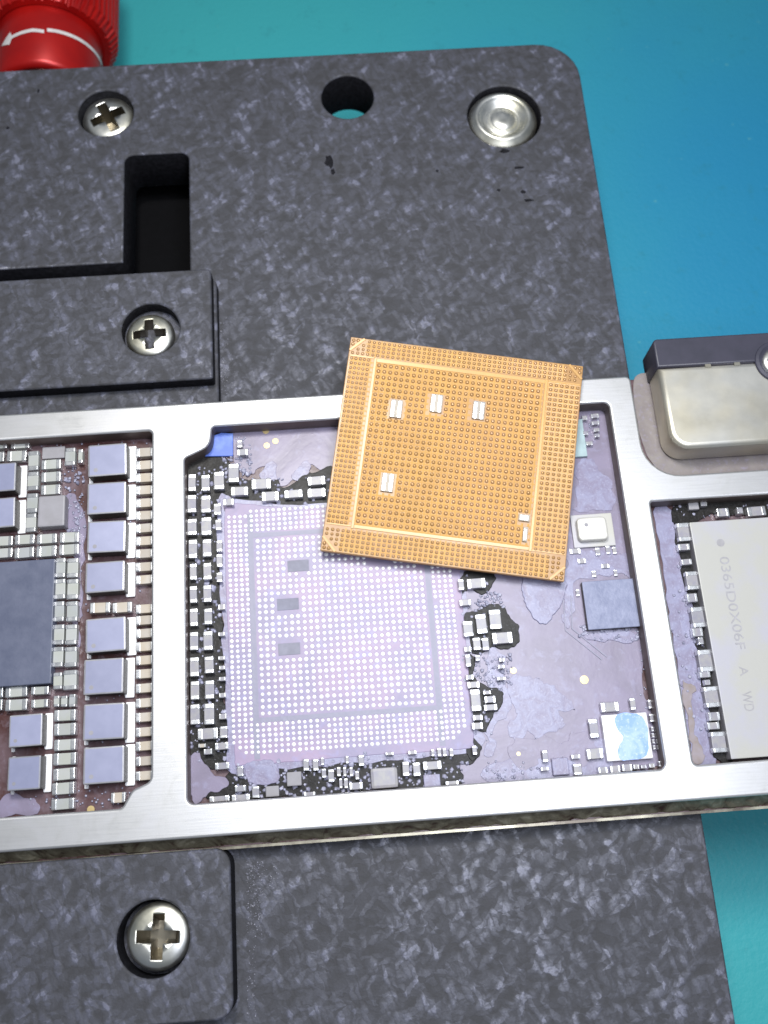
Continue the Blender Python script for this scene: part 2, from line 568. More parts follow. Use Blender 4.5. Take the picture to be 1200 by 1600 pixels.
# ------------------------------------------------------------------ phillips screws
def screw_mesh():
    prof = [(0, 0.30), (0.25, 0.297), (0.5, 0.285), (0.72, 0.255), (0.86, 0.205), (0.95, 0.13), (1.0, 0.02), (1.0, -0.75), (0.45, -0.76), (0.45, -1.2), (0, -1.2)]
    me = bm_mesh('screw_head', lathe_bm(prof, 48), True)
    a = bpy.data.objects.new('a', me)
    COL.objects.link(a)
    cb = bmesh.new()
    for k in range(2):
        b2 = bmesh.new()
        bmesh.ops.create_cube(b2, size=1.0)
        for v in b2.verts:
            top = v.co.z > 0
            L, W = (0.70, 0.19) if top else (0.40, 0.15)
            v.co.x = math.copysign(L, v.co.x)
            v.co.y = math.copysign(W, v.co.y)
            v.co.z = 0.40 if top else -0.55
        bmesh.ops.rotate(b2, cent=(0, 0, 0), matrix=Matrix.Rotation(k * math.pi / 2, 3, 'Z'), verts=b2.verts)
        if k:
            bmesh.ops.translate(b2, vec=(0, 0, 0.002), verts=b2.verts)
        tm = bpy.data.meshes.new('t')
        b2.to_mesh(tm)
        b2.free()
        o2 = bpy.data.objects.new('c', tm)
        COL.objects.link(o2)
        md = a.modifiers.new('b%d' % k, 'BOOLEAN')
        md.operation, md.solver, md.object = 'DIFFERENCE', 'EXACT', o2
    dg = bpy.context.evaluated_depsgraph_get()
    dg.update()
    out = bpy.data.meshes.new_from_object(a.evaluated_get(dg))
    for o in [a] + [md.object for md in a.modifiers]:
        bpy.data.objects.remove(o)
    cb.free()
    out.materials.clear()
    out.materials.append(M['steel'])
    out.name = 'cross_head_screw'
    out.materials.append(M['recess_shade'])
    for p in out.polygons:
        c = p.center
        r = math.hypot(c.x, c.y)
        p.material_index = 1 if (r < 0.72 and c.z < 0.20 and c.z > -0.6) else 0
    return out


SCREW = screw_mesh()


def screw(px, py, z, r, rot, root, label):
    c = at(px, py, z)
    o = link('screw', SCREW, None, None, (c.x, c.y, z - 0.30 * r))
    o.scale = (r, r, r)
    o.rotation_euler = (0, 0, rot)
    for p in o.data.polygons:
        if p.normal.z > 0.1 and abs(p.center.z) > -1:
            pass
    kid(o, root)
    o['label'] = label
    return o


screw(168, 181, ZP - 0.05, dia(125, 209, 182, ZP) / 2, math.radians(25), plate_root, 'cross head screw sunk in the plate near the red knob')
# rivet: ring, groove and worn centre
ra = rv_r * 0.93
rv = link('rivet', bm_mesh('rivet', lathe_bm([(0, 0.0), (0.10, 0.01), (0.36, 0.0), (0.39, -0.07), (0.45, -0.14), (0.52, -0.12), (0.58, -0.03), (0.63, -0.02), (0.68, 0.05), (0.75, 0.10), (0.82, 0.06), (0.87, -0.02), (0.93, -0.05), (1.0, -0.16), (1.0, -0.8), (0, -0.8)], 48), True), M['steel'], None, (*at2(786, 183, ZP), ZP - 0.01))
for v in rv.data.vertices:
    v.co *= ra
kid(rv, plate_root)

# chipped nicks in the plate's skin
random.seed(9)
for px, py, wx_, wy_ in ((514, 252, 9, 14), (520, 268, 5, 7), (683, 267, 3, 3), (788, 236, 11, 4), (810, 262, 12, 3), (779, 297, 4, 3), (818, 300, 5, 4), (826, 313, 10, 3), (12, 200, 4, 3), (60, 142, 3, 4)):
    c = at(px, py, ZP)
    k = 11
    lp = [(c.x + wx_ * 0.005 * math.cos(2 * math.pi * i / k) * random.uniform(0.5, 1.0), c.y + wy_ * 0.006 * math.sin(2 * math.pi * i / k) * random.uniform(0.5, 1.0)) for i in range(k)]
    kid(plate('nick', [lp], ZP - 0.002, ZP + 0.001, M['cut_and_shade']), plate_root)

# ------------------------------------------------------------------ clamp blocks
ub_z = -0.05
ubr = tag(empty('clamp_block', (-1.7, 3.4, ZP)), 'stepped composite clamp block with screw above the left end of the silver frame', 'clamp block', 'composite clamp blocks')
ux1 = at(331, 500, ub_z).x
uy1, uy0, uy00 = at(200, 427, ub_z).y, at(150, 602, ub_z).y, 2.835
us_c, us_r = at2(235, 514, ub_z), dia(189, 280, 514, ub_z) / 2
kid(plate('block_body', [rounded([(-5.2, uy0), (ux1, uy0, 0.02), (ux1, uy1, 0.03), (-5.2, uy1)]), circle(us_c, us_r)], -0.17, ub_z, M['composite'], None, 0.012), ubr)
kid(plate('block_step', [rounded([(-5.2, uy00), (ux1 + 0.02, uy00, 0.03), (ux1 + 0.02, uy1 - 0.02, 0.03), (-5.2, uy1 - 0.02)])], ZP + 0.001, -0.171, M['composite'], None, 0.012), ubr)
screw(233, 521, ub_z - 0.02, dia(195, 272, 520, ub_z) / 2, math.radians(2), ubr, 'cross head screw in the upper clamp block')

lb_z = -0.08
lbr = tag(empty('clamp_block', (-1.7, -0.55, ZP)), 'composite clamp block with cross head screw below the left end of the silver frame', 'clamp block', 'composite clamp blocks')
lx1 = at(362, 1450, lb_z).x
ly1, ly0 = at(200, 1336, lb_z).y, at(300, 1598, lb_z).y
ls_c, ls_r = at2(239, 1467, lb_z), dia(185, 300, 1467, lb_z) / 2
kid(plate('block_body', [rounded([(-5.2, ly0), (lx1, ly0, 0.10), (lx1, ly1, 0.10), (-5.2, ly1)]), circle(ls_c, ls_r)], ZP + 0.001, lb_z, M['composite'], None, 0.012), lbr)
screw(246, 1464, lb_z - 0.0, dia(195, 297, 1464, lb_z) / 2, math.radians(-4), lbr, 'cross head screw in the lower clamp block')

# ------------------------------------------------------------------ red knob
kz, kr1, kr2 = -0.80, 0.0, 0.0
kc = at(63, 70, kz + 0.25)
kr1 = dia(63, 152, 80, kz + 0.1) * 0.89
kr2 = dia(63, 180, 50, kz + 0.1) * 0.88
ky0 = max(at(70, 97, kz + kr1).y, at(830, 69, ZP).y + 0.02)
ky1 = at(70, 8, kz + kr1).y
knob = tag(empty('thumbscrew', (kc.x, ky0, kz)), 'red anodised knurled knob with white arrow behind the fixture plate', 'thumbscrew')


def knob_part(name, prof, seg, mat, teeth=False, smooth=True):
    bm = lathe_bm(prof, seg)
    if teeth:
        for v in bm.verts:
            r = math.hypot(v.co.x, v.co.y)
            if r > kr2 * 0.9:
                a = math.atan2(v.co.y, v.co.x)
                i = round(a / (2 * math.pi) * seg) % 4
                f = 1.0 if i in (0, 1) else 0.955
                v.co.x *= f
                v.co.y *= f
    bmesh.ops.rotate(bm, cent=(0, 0, 0), matrix=Matrix.Rotation(-math.pi / 2, 3, 'X'), verts=bm.verts)
    return link(name, bm_mesh(name, bm, smooth), mat, knob)


L1 = ky1 - ky0
knob_part('barrel', [(0, 0.03), (kr1 * 0.78, 0.03), (kr1 * 0.80, 0), (kr1 * 0.93, 0), (kr1, 0.04), (kr1, L1 + 0.02)], 72, M['red'])
knob_part('knurled_grip', [(kr1 * 0.9, L1 + 0.03), (kr1 * 1.04, L1), (kr2 * 0.90, L1), (kr2, L1 + 0.08), (kr2, L1 + 0.9), (kr2 * 0.9, L1 + 1.0), (0, L1 + 1.0)], 240, M['red'], True, False)
stm = link('stem', bm_mesh('stem', lathe_bm([(0, -0.02), (0.2, -0.02), (0.2, 0.1), (0, 0.1)], 24)), M['steel'], knob)
stm.rotation_euler = (-math.pi / 2, 0, 0)


def band(name, a0, a1, y0f, half, head=False):
    """strip of ink wrapped on the barrel, angles from the top, positive to the right"""
    bm = bmesh.new()
    prev = None
    k = 22
    for i in range(k + 1):
        t = i / k
        a = math.radians(a0 + (a1 - a0) * t)
        h = half
        if head and t < 0.30:
            h = half * 4.2 * (t / 0.30)
        y = y0f(math.degrees(a))
        r = kr1 + 0.004
        row = [bm.verts.new((r * math.sin(a), y + s * h, r * math.cos(a))) for s in (-1, 1)]
        if prev:
            bm.faces.new((prev[0], row[0], row[1], prev[1]))
        prev = row
    return link(name, bm_mesh(name, bm), M['white'], knob)


yb = at(63, 47, kz + kr1).y - ky0
band('arrow_mark', -42, 12, lambda a: yb - 0.0009 * abs(a), 0.017, True)
band('arrow_tail', 15, 100, lambda a: yb + 0.0007 * a, 0.017)

# ------------------------------------------------------------------ circuit board
board = tag(empty('circuit_board', (0.3, 1.4, ZP)), 'populated circuit board with a silver shield frame clamped across the fixture', 'circuit board')


def bk(o):
    return kid(o, board)


BX0, BX1, BS = -3.4, 3.6, -0.085
sub = bk(plate('substrate', [[(BX0, BS), (BX1, BS), (BX1, 2.84), (BX0, 2.84)]], ZP + 0.002, ZB, M['board'], None, 0.01))
FN, FS = 2.798, -0.013
fr = rounded([(BX0 + 0.05, FS), (BX1 - 0.05, FS), (BX1 - 0.05, 2.055), (1.96, 2.055, 0.24), (1.96, FN, 0.04), (BX0 + 0.05, FN)])
mid = rounded([(-0.922, 2.615, 0.02), (-0.938, 2.475, 0.10), (-1.11, 2.40, 0.03), (-1.11, 0.18, 0.04), (1.783, 0.18, 0.04), (1.783, 2.613, 0.04)])
lef = rounded([(BX0 + 0.3, 2.613), (-1.326, 2.613, 0.03), (-1.326, 0.33, 0.05), (-1.44, 0.285, 0.06), (-1.50, 0.184, 0.04), (BX0 + 0.3, 0.184)])
rig = rounded([(1.955, 1.882, 0.02), (1.955, 0.19, 0.03), (BX1 - 0.25, 0.19), (BX1 - 0.25, 1.882)])
sf = bk(plate('shield_frame', [fr, mid, lef, rig], ZB + 0.001, 0.0, M['frame'], None, 0.014, 2))
sf.data.materials.append(metal_material('fence_wall_shade', (0.15, 0.11, 0.10), 0.5, 12.0, tint=(0.12, 0.10, 0.09), metal=0.4))  # unlit look of the frame walls painted in as dark brown
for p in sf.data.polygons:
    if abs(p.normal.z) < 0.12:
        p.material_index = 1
# sloping solder flange and bright edge along the front of the frame
def flange_material():
    m = bpy.data.materials.new('solder_flange')
    nt, b = nodes_of(m)
    g = N(nt, 'ShaderNodeNewGeometry')
    n = noise(nt, g.outputs['Position'], 7.0, 5, 0.7, 1.2)
    nt.links.new(ramp(nt, n.outputs[0], ((0.34, (0.06, 0.03, 0.025)), (0.44, (0.15, 0.13, 0.09)), (0.58, (0.24, 0.215, 0.155)), (0.70, (0.40, 0.37, 0.28)))), b.inputs['Base Color'])
    b.inputs['Metallic'].default_value = 0.4
    b.inputs['Roughness'].default_value = 0.36
    bump(nt, n.outputs[0], 0.25, 0.02, b)
    return m


bmf = bmesh.new()
rows = []
random.seed(3)
for i in range(141):
    x = BX0 + 0.12 + i * (BX1 - BX0 - 0.24) / 140
    j = random.uniform(-0.006, 0.006)
    rows.append([bmf.verts.new(p) for p in ((x, FS + 0.002, ZB + 0.075), (x, FS - 0.018 + j, ZB + 0.05 + j), (x, BS + 0.02 + j, ZB + 0.012 - j), (x, BS + 0.006, ZB - 0.01))])
for r0, r1 in zip(rows, rows[1:]):
    for k in range(3):
        bmf.faces.new((r0[k], r0[k + 1], r1[k + 1], r1[k]))
bk(link('solder_flange', bm_mesh('solder_flange', bmf), flange_material()))
bk(plate('edge_trace', [[(BX0 + 0.1, BS - 0.008), (BX1 - 0.1, BS - 0.008), (BX1 - 0.1, BS + 0.008), (BX0 + 0.1, BS + 0.008)]], ZB - 0.08, ZB + 0.004, simple('edge_metal', (0.50, 0.48, 0.38), 0.35, 0.6, (0.14, 0.12, 0.1), 5.0)))
for px in ():
    c = at(px, 1259, ZB)
    bk(link('frame_clip', bm_mesh('frame_clip', box_bm(c.x - 0.05, c.x + 0.05, BS + 0.004, FS + 0.01, ZB - 0.02, ZB + 0.085, 0.01, 1)), M['frame']))


# films of flux and resin
def film(name, pts, z, th, mat, amp=1.0, kind='stuff'):
    lp = smooth_loop([at2(x, y, z) for x, y in pts], 8, 0.0)
    lp = [(x + amp * 0.035 * mnoise.noise((x * 9, y * 9, z * 50)) + amp * 0.014 * mnoise.noise((x * 30, y * 30, 3)), y + amp * 0.035 * mnoise.noise((x * 9, y * 9, 7 + z * 50)) + amp * 0.014 * mnoise.noise((x * 30, y * 30, 11))) for x, y in lp]
    return bk(tag(plate(name, [lp], z - 0.004, z + th, mat, None, min(0.004, th * 0.6)), kind=kind))


film('flux_film', [(366, 668), (450, 664), (530, 660), (530, 745), (500, 735), (488, 724), (470, 726), (462, 745), (447, 756), (432, 750), (420, 735), (405, 733), (396, 742), (380, 735), (366, 712)], ZB + 0.002, 0.004, M['film'])
film('flux_film', [(708, 870), (760, 870), (900, 640), (945, 640), (962, 700), (985, 850), (1003, 980), (1006, 1060), (1018, 1110), (1030, 1195), (960, 1208), (850, 1215), (722, 1226), (728, 1180), (724, 1100), (716, 980)], ZB + 0.002, 0.004, M['film'])
film('flux_film', [(297, 1180), (312, 1180), (330, 1203), (350, 1215), (356, 1228), (330, 1240), (318, 1250), (300, 1252)], ZB + 0.006, 0.006, M['film'])
film('flux_film', [(384, 1196), (420, 1192), (436, 1205), (430, 1222), (400, 1224), (384, 1218)], ZB + 0.014, 0.006, M['filmblue'])
film('flux_film', [(340, 786), (372, 780), (470, 788), (600, 780), (716, 770), (726, 900), (744, 1100), (748, 1168), (640, 1186), (470, 1198), (362, 1206), (356, 1150), (346, 950)], ZB + 0.0125, 0.002, M['filmblue'], 0.6)
film('underfill', [(290, 722), (318, 712), (360, 722), (374, 742), (395, 752), (430, 748), (448, 758), (472, 748), (490, 740), (522, 735), (522, 790), (470, 792), (400, 785), (360, 782), (347, 800), (345, 900), (350, 1000), (353, 1100), (358, 1165), (356, 1190), (330, 1200), (312, 1180), (294, 1178)], ZB + 0.003, 0.008, M['underfill'])
film('underfill', [(330, 1238), (350, 1228), (360, 1205), (385, 1195), (440, 1195), (470, 1185), (560, 1174), (700, 1162), (742, 1164), (745, 1185), (722, 1200), (706, 1230), (560, 1240), (430, 1248), (330, 1254)], ZB + 0.003, 0.008, M['underfill'])
film('underfill', [(730, 894), (750, 890), (770, 894), (772, 912), (756, 928), (736, 924), (724, 934), (718, 912)], ZB + 0.009, 0.006, M['underfill'])
film('underfill', [(738, 952), (755, 945), (772, 944), (790, 948), (800, 966), (812, 984), (808, 1008), (792, 1014), (770, 1012), (760, 1022), (738, 1018), (730, 990), (724, 960)], ZB + 0.009, 0.006, M['underfill'])
film('underfill', [(732, 1020), (745, 1030), (746, 1060), (760, 1074), (782, 1076), (786, 1100), (770, 1118), (762, 1140), (744, 1140), (736, 1100), (728, 1050)], ZB + 0.009, 0.006, M['underfill'])
film('underfill', [(738, 1155), (750, 1160), (750, 1180), (738, 1186), (728, 1176)], ZB + 0.009, 0.006, M['underfill'])
film('flux_film', [(824, 900), (880, 905), (876, 950), (862, 966), (838, 972), (822, 955), (816, 930)], ZB + 0.007, 0.009, M['filmblue'])
film('flux_film', [(800, 1062), (830, 1058), (850, 1070), (870, 1074), (886, 1100), (870, 1112), (884, 1130), (856, 1142), (846, 1160), (826, 1142), (818, 1166), (802, 1140), (808, 1104), (796, 1084)], ZB + 0.007, 0.002, M['filmblue'], 1.8)
film('flux_film', [(796, 1170), (840, 1150), (880, 1160), (905, 1148), (930, 1160), (936, 1190), (890, 1196), (850, 1186), (812, 1196)], ZB + 0.0085, 0.002, M['film'], 1.8)
film('flux_film', [(770, 1010), (790, 1030), (786, 1060), (800, 1100), (776, 1130), (768, 1180), (758, 1170), (768, 1100), (760, 1050)], ZB + 0.0085, 0.002, M['filmblue'], 1.6)
film('flux_film', [(890, 862), (930, 858), (980, 866), (990, 900), (950, 902), (905, 905), (896, 960), (886, 980), (880, 930), (884, 890)], ZB + 0.0085, 0.002, M['filmblue'], 1.6)
film('flux_film', [(906, 720), (940, 730), (958, 770), (955, 800), (930, 792), (905, 800), (900, 760)], ZB + 0.0085, 0.002, M['filmblue'], 1.6)
film('flux_film', [(912, 985), (960, 982), (998, 990), (998, 1000), (950, 1003), (914, 996)], ZB + 0.007, 0.005, M['filmblue'])
film('flux_film', [(850, 1168), (940, 1152), (952, 1205), (850, 1218), (770, 1222), (760, 1200)], ZB + 0.007, 0.003, M['filmblue'])
film('flux_film', [(420, 722), (432, 722), (436, 740), (430, 752), (414, 752), (408, 738)], ZB + 0.007, 0.003, M['filmblue'])
film('flux_film', [(462, 724), (480, 720), (488, 730), (478, 748), (464, 752), (456, 742)], ZB + 0.007, 0.003, M['filmblue'])
film('flux_film', [(1022, 792), (1052, 798), (1060, 850), (1076, 900), (1092, 1000), (1110, 1090), (1122, 1190), (1082, 1198), (1076, 1150), (1060, 1060), (1040, 920)], ZB + 0.004, 0.005, M['filmblue'])
film('flux_film', [(1066, 1062), (1080, 1080), (1092, 1150), (1100, 1180), (1084, 1190), (1076, 1140)], ZB + 0.010, 0.004, simple('bare_laminate', (0.30, 0.24, 0.21), 0.4, 0, (0.36, 0.31, 0.34), 14.0), 1.4)
film('underfill', [(1052, 792), (1100, 786), (1220, 776), (1220, 808), (1085, 816), (1110, 960), (1146, 1190), (1130, 1194), (1112, 1176), (1108, 1120), (1096, 1070), (1088, 1010), (1076, 940), (1062, 880), (1054, 830)], ZB + 0.011, 0.006, M['underfill'])
film('flux_film', [(990, 594), (1026, 594), (1040, 690), (1060, 708), (1100, 712), (1260, 700), (1260, 740), (1100, 745), (1050, 742), (1020, 725), (1000, 680)], ZB + 0.003, 0.004, M['filmgrey'], 0.15)
film('flux_film', [(100, 770), (128, 790), (132, 860), (124, 960), (128, 1000), (118, 1000), (120, 900), (106, 830)], ZB + 0.003, 0.004, M['film'])
film('flux_film', [(3, 1247), (50, 1245), (54, 1268), (0, 1276)], ZB + 0.003, 0.004, M['film'])

# thin drawn tracks
def track(pts, w, z=ZB + 0.012):
    P = [Vector(at2(x, y, z)) for x, y in pts]
    lft, rgt = [], []
    for i, p in enumerate(P):
        d = (P[min(i + 1, len(P) - 1)] - P[max(i - 1, 0)]).normalized()
        n = Vector((-d.y, d.x)) * w
        lft.append(tuple(p + n))
        rgt.append(tuple(p - n))
    return bk(plate('track', [lft + rgt[::-1]], ZB, z, M['gap'], None))


track([(879, 925), (884, 985), (940, 1030)], 0.004)
track([(892, 930), (894, 982), (948, 1026)], 0.004)

# the bare ball site of the lifted processor
site_z = ZB + 0.016
sx0, sx1, sy0, sy1 = -0.885, 0.655, 0.395, 2.07
site = bk(plate('ball_site', [smooth_loop([at2(x, y, site_z) for x, y in [(350, 800), (352, 790), (372, 786), (420, 790), (470, 794), (520, 790), (600, 784), (712, 775), (716, 800), (720, 900), (728, 1000), (737, 1100), (741, 1160), (735, 1170), (640, 1178), (560, 1182), (470, 1190), (380, 1196), (368, 1196), (364, 1150), (354, 950)]], 4, 0.004)], ZB - 0.002, site_z, M['site'], None, 0.006))
ix0, ix1, iy0, iy1 = -0.656, 0.41, 0.697, 1.828
NX, NY = 27, 29
dxi, dyi = (ix1 - ix0) / (NX - 1), (iy1 - iy0) / (NY - 1)
g0, g1, h0, h1 = ix0 - 0.062, ix1 + 0.062, iy0 - 0.055, iy1 + 0.055
for rect in ((g0, g0 + 0.036, 0.42, 2.02), (g1 - 0.036, g1, 0.42, 2.02), (g0 + 0.038, g1 - 0.038, h0, h0 + 0.03), (g0 + 0.038, g1 - 0.038, h1 - 0.03, h1)):
    a0, a1, b0, b1 = rect
    sg = bk(plate('site_gap', [[(a0, b0), (a1, b0), (a1, b1), (a0, b1)]], site_z - 0.004, site_z + 0.0015, M['gap']))
blocked = []
for (px, py) in ((466, 884), (450, 944), (452, 1014)):
    c = at(px, py, site_z)
    hw, hh = 0.070, 0.038
    blocked.append((c.x - hw - 0.012, c.x + hw + 0.012, c.y - hh - 0.012, c.y + hh + 0.012))
    bk(link('site_window', bm_mesh('site_window', box_bm(c.x - hw, c.x + hw, c.y - hh, c.y + hh, site_z - 0.002, site_z + 0.003, 0.001, 1)), simple('window_mask', (0.25, 0.25, 0.33), 0.5)))
wx = at(590, 876, site_z)
blocked.append((wx.x - 0.09, wx.x + 0.09, wx.y - 0.04, wx.y + 0.04))
bx = at(624, 1087, site_z)
blocked.append((bx.x - 0.02, bx.x + 0.02, bx.y - 0.05, bx.y + 0.02))


def domes(pts, h_ratio, name, mat, seg=8):
    """one mesh of low domes: pts = (x, y, z, r)"""
    verts, faces = [], []
    rings = ((1.0, 0.0), (0.92, 0.45), (0.62, 0.82))
    for x, y, z, r in pts:
        b = len(verts)
        a0 = random.random()
        for q, hz in rings:
            for i in range(seg):
                a = a0 + 2 * math.pi * i / seg
                verts.append((x + r * q * math.cos(a), y + r * q * math.sin(a), z + r * h_ratio * hz))
        verts.append((x, y, z + r * h_ratio))
        for k in range(2):
            for i in range(seg):
                j = (i + 1) % seg
                faces.append((b + k * seg + i, b + k * seg + j, b + (k + 1) * seg + j, b + (k + 1) * seg + i))
        for i in range(seg):
            faces.append((b + 2 * seg + i, b + 2 * seg + (i + 1) % seg, b + 3 * seg))
    me = bpy.data.meshes.new(name)
    me.from_pydata(verts, [], faces)
    for p in me.polygons:
        p.use_smooth = True
    return link(name, me, mat)


random.seed(11)
P = []


def put(x, y, r, skip=0.004):
    if random.random() < skip or any(a < x < b and c < y < d for a, b, c, d in blocked):
        return
    P.append((x + random.gauss(0, 0.0009), y + random.gauss(0, 0.0009), site_z - 0.001, r * random.uniform(0.86, 1.10)))


for i in range(NX):
    for j in range(NY):
        put(ix0 + i * dxi, iy0 + j * dyi, 0.0142)
opx, opy = 0.0372, 0.0335
for side in range(2):
    for k in range(4):
        x = (-0.842 + k * opx) if side == 0 else (0.600 - k * opx)
        y = 0.465
        while y < 2.01:
            put(x, y, 0.0128)
            y += opy
x = -0.842 + 4 * opx
while x < 0.600 - 3.5 * opx:
    for k in range(6):
        put(x, 0.462 + k * opy, 0.0128)
    for k in range(5):
        put(x, 1.905 + k * opy, 0.0128)
    x += opx
P = [p for p in P if (p[0] + 0.842) + (p[1] - 0.46) > 0.05 and (0.60 - p[0]) + (p[1] - 0.46) > 0.05]
bk(tag(domes(P, 0.45, 'solder_pads', M['pad']), kind='stuff'))


# ------------------------------------------------------------------ components on the board
def unit_box(name, mat, bev=0.06, seg=2, sides=None):
    me = bm_mesh(name, box_bm(-0.5, 0.5, -0.5, 0.5, 0, 1, bev, seg))
    me.materials.append(mat)
    if sides:
        me.materials.append(sides)
        for p in me.polygons:
            if abs(p.normal.z) < 0.5:
                p.material_index = 1
    return me


CAPB = {k: unit_box('capacitor_' + k, M[k], 0.05) for k in ('cap', 'capbeige', 'capwhite')}
TERM = unit_box('terminal', M['tin'], 0.17, 3)


def ext(x0, y0, x1, y1, z):
    cx, cy = (x0 + x1) / 2, (y0 + y1) / 2
    c = at(cx, cy, z)
    w = (at(x1, cy, z) - at(x0, cy, z)).length
    h = (at(cx, y1, z) - at(cx, y0, z)).length
    return c, w, h


def cap(x0, y0, x1, y1, kind='cap', hz=0.055, base=ZB + 0.004, orient=None):
    z = base + hz
    c, w, h = ext(x0, y0, x1, y1, z)
    vert = (h > w) if orient is None else orient == 'v'
    L, W = (h, w) if vert else (w, h)
    o = link('capacitor', CAPB[kind], None, None, (c.x, c.y, base))
    o.rotation_euler = (0, 0, (math.pi / 2 if vert else 0) + random.gauss(0, 0.012))
    o.scale = (L * 0.95, W * 0.96, hz * random.uniform(0.92, 1.0))
    kid(o, board)
    for s in (-1, 1):
        t = link('terminal', TERM, None, o, (s * 0.42, 0, -0.02))
        t.scale = (0.27, 1.09, 1.08)
    return o


def region(ox, oy, s, boxes, kind, hz=0.055, base=ZB + 0.004):
    for b in boxes:
        k = b[4] if len(b) > 4 else kind
        cap(ox + b[0] / s, oy + b[1] / s, ox + b[2] / s, oy + b[3] / s, k, hz, base)


# left pocket
A = [(45, 255, 160, 320), (-60, 262, 22, 325), (260, 310, 375, 370), (260, 388, 375, 450), (258, 468, 372, 530), (175, 260, 240, 375), (170, 390, 240, 500), (165, 525, 235, 640), (160, 650, 225, 760),
     (405, 240, 470, 345), (487, 248, 515, 330), (70, 200, 180, 240), (-60, 205, 40, 243), (-30, 790, 75, 850), (95, 780, 210, 840), (232, 775, 350, 835), (375, 765, 490, 830),
     (-40, 865, 72, 925), (92, 860, 208, 925), (230, 850, 348, 918), (370, 840, 488, 905), (345, 930, 408, 1045), (418, 930, 488, 1045), (338, 1060, 408, 1180), (418, 1060, 488, 1180)]
A += [(850, y, 965, y + 56, 'capbeige') for y in (237, 316, 395, 473, 552, 631, 710, 790, 870, 953, 1032, 1215)]
A += [(565, 1205, 685, 1270, 'capbeige'), (705, 1203, 820, 1268, 'capbeige')]
region(0, 640, 4, A, 'cap')
B = [(335, 0, 400, 120), (415, 0, 485, 120), (335, 145, 400, 265), (410, 145, 480, 265), (330, 285, 395, 405), (405, 285, 480, 405), (332, 445, 388, 545), (395, 430, 478, 548),
     (335, 590, 370, 655), (380, 590, 420, 655), (430, 580, 470, 655), (340, 675, 468, 745), (340, 760, 468, 835), (340, 860, 468, 930), (335, 945, 470, 1020), (335, 1040, 465, 1115), (328, 1130, 460, 1205),
     (322, 1230, 458, 1300), (-60, 535, 15, 600), (35, 530, 165, 595), (195, 530, 300, 580), (-60, 610, 10, 680), (35, 610, 165, 680), (195, 610, 295, 662), (695, 1192, 780, 1258, 'capbeige')]
B += [(850, y, 965, y + 58, 'capbeige') for y in (85, 167, 250, 335, 420, 510, 602, 692, 784, 872, 966, 1058)]
region(0, 940, 4, B, 'cap')
# middle pocket
C = [(360, 195, 395, 235), (365, 245, 428, 285), (305, 340, 372, 450), (215, 390, 280, 495), (55, 405, 103, 505), (138, 410, 190, 505), (50, 535, 105, 640), (135, 540, 195, 640), (50, 685, 108, 780), (135, 675, 200, 780),
     (57, 815, 112, 925), (145, 812, 200, 915), (65, 965, 108, 1060), (150, 960, 200, 1060), (65, 1105, 110, 1205), (150, 1100, 200, 1200), (325, 480, 428, 535), (455, 430, 570, 495), (518, 510, 620, 570),
     (660, 500, 768, 550), (805, 415, 910, 470), (805, 490, 912, 545), (278, 555, 340, 598), (215, 590, 260, 655), (232, 820, 268, 885), (232, 905, 268, 980), (225, 690, 262, 750), (232, 1020, 268, 1075)]
region(280, 640, 4, C, 'capwhite', 0.05, ZB + 0.008)
D = [(65, 45, 115, 150), (155, 45, 205, 140), (65, 350, 122, 465), (158, 345, 215, 445), (70, 500, 125, 610), (160, 495, 218, 605), (68, 645, 128, 765), (155, 640, 218, 765), (118, 790, 238, 860), (253, 780, 300, 850), (225, 880, 305, 925),
     (120, 888, 165, 912, 'capbeige'), (155, 920, 205, 955), (225, 1005, 310, 1048), (362, 1030, 400, 1090), (350, 1148, 415, 1188), (190, 1215, 310, 1250), (330, 1205, 440, 1245), (455, 1155, 500, 1225),
     (775, 985, 810, 1055), (835, 985, 870, 1055), (930, 1050, 968, 1125), (890, 1045, 918, 1100), (1065, 1130, 1145, 1175), (1120, 960, 1155, 1025), (885, 975, 905, 1020), (1040, 965, 1060, 1010),
     (985, 1035, 1010, 1090), (1025, 1035, 1045, 1090), (1065, 1035, 1085, 1090), (1000, 1105, 1020, 1165), (1030, 1105, 1055, 1165), (1100, 1060, 1125, 1110), (780, 1190, 850, 1215),
     (245, 190, 285, 215), (245, 340, 285, 365), (250, 400, 285, 425), (250, 470, 288, 495), (250, 570, 290, 600), (250, 700, 295, 735), (65, 192, 118, 300), (150, 187, 208, 300), (245, 15, 285, 50)]
region(280, 940, 4, D, 'capwhite', 0.05, ZB + 0.008)
Ee = [(718, 140, 835, 205), (658, 150, 695, 215), (668, 280, 740, 320), (775, 380, 845, 500), (862, 350, 940, 470), (885, 495, 1012, 570), (690, 425, 755, 520), (755, 535, 805, 610), (815, 535, 860, 610), (705, 645, 740, 720),
      (710, 775, 755, 808), (720, 820, 795, 862), (740, 875, 805, 1010), (823, 880, 870, 905), (832, 915, 900, 960), (828, 970, 912, 1010), (750, 1090, 818, 1135), (750, 1245, 780, 1300), (930, 665, 960, 690), (920, 710, 960, 735),
      (915, 790, 965, 812), (290, 1350, 335, 1440), (360, 1355, 408, 1440), (428, 1345, 545, 1400), (575, 1475, 660, 1500), (480, 1270, 500, 1310), (520, 1260, 545, 1310), (555, 1260, 580, 1310), (600, 1265, 625, 1310),
      (180, 1285, 230, 1305), (330, 1275, 380, 1300), (700, 590, 740, 625), (770, 650, 800, 680), (755, 1040, 815, 1075)]
region(560, 870, 4.2115, Ee, 'capwhite', 0.05, ZB + 0.012)
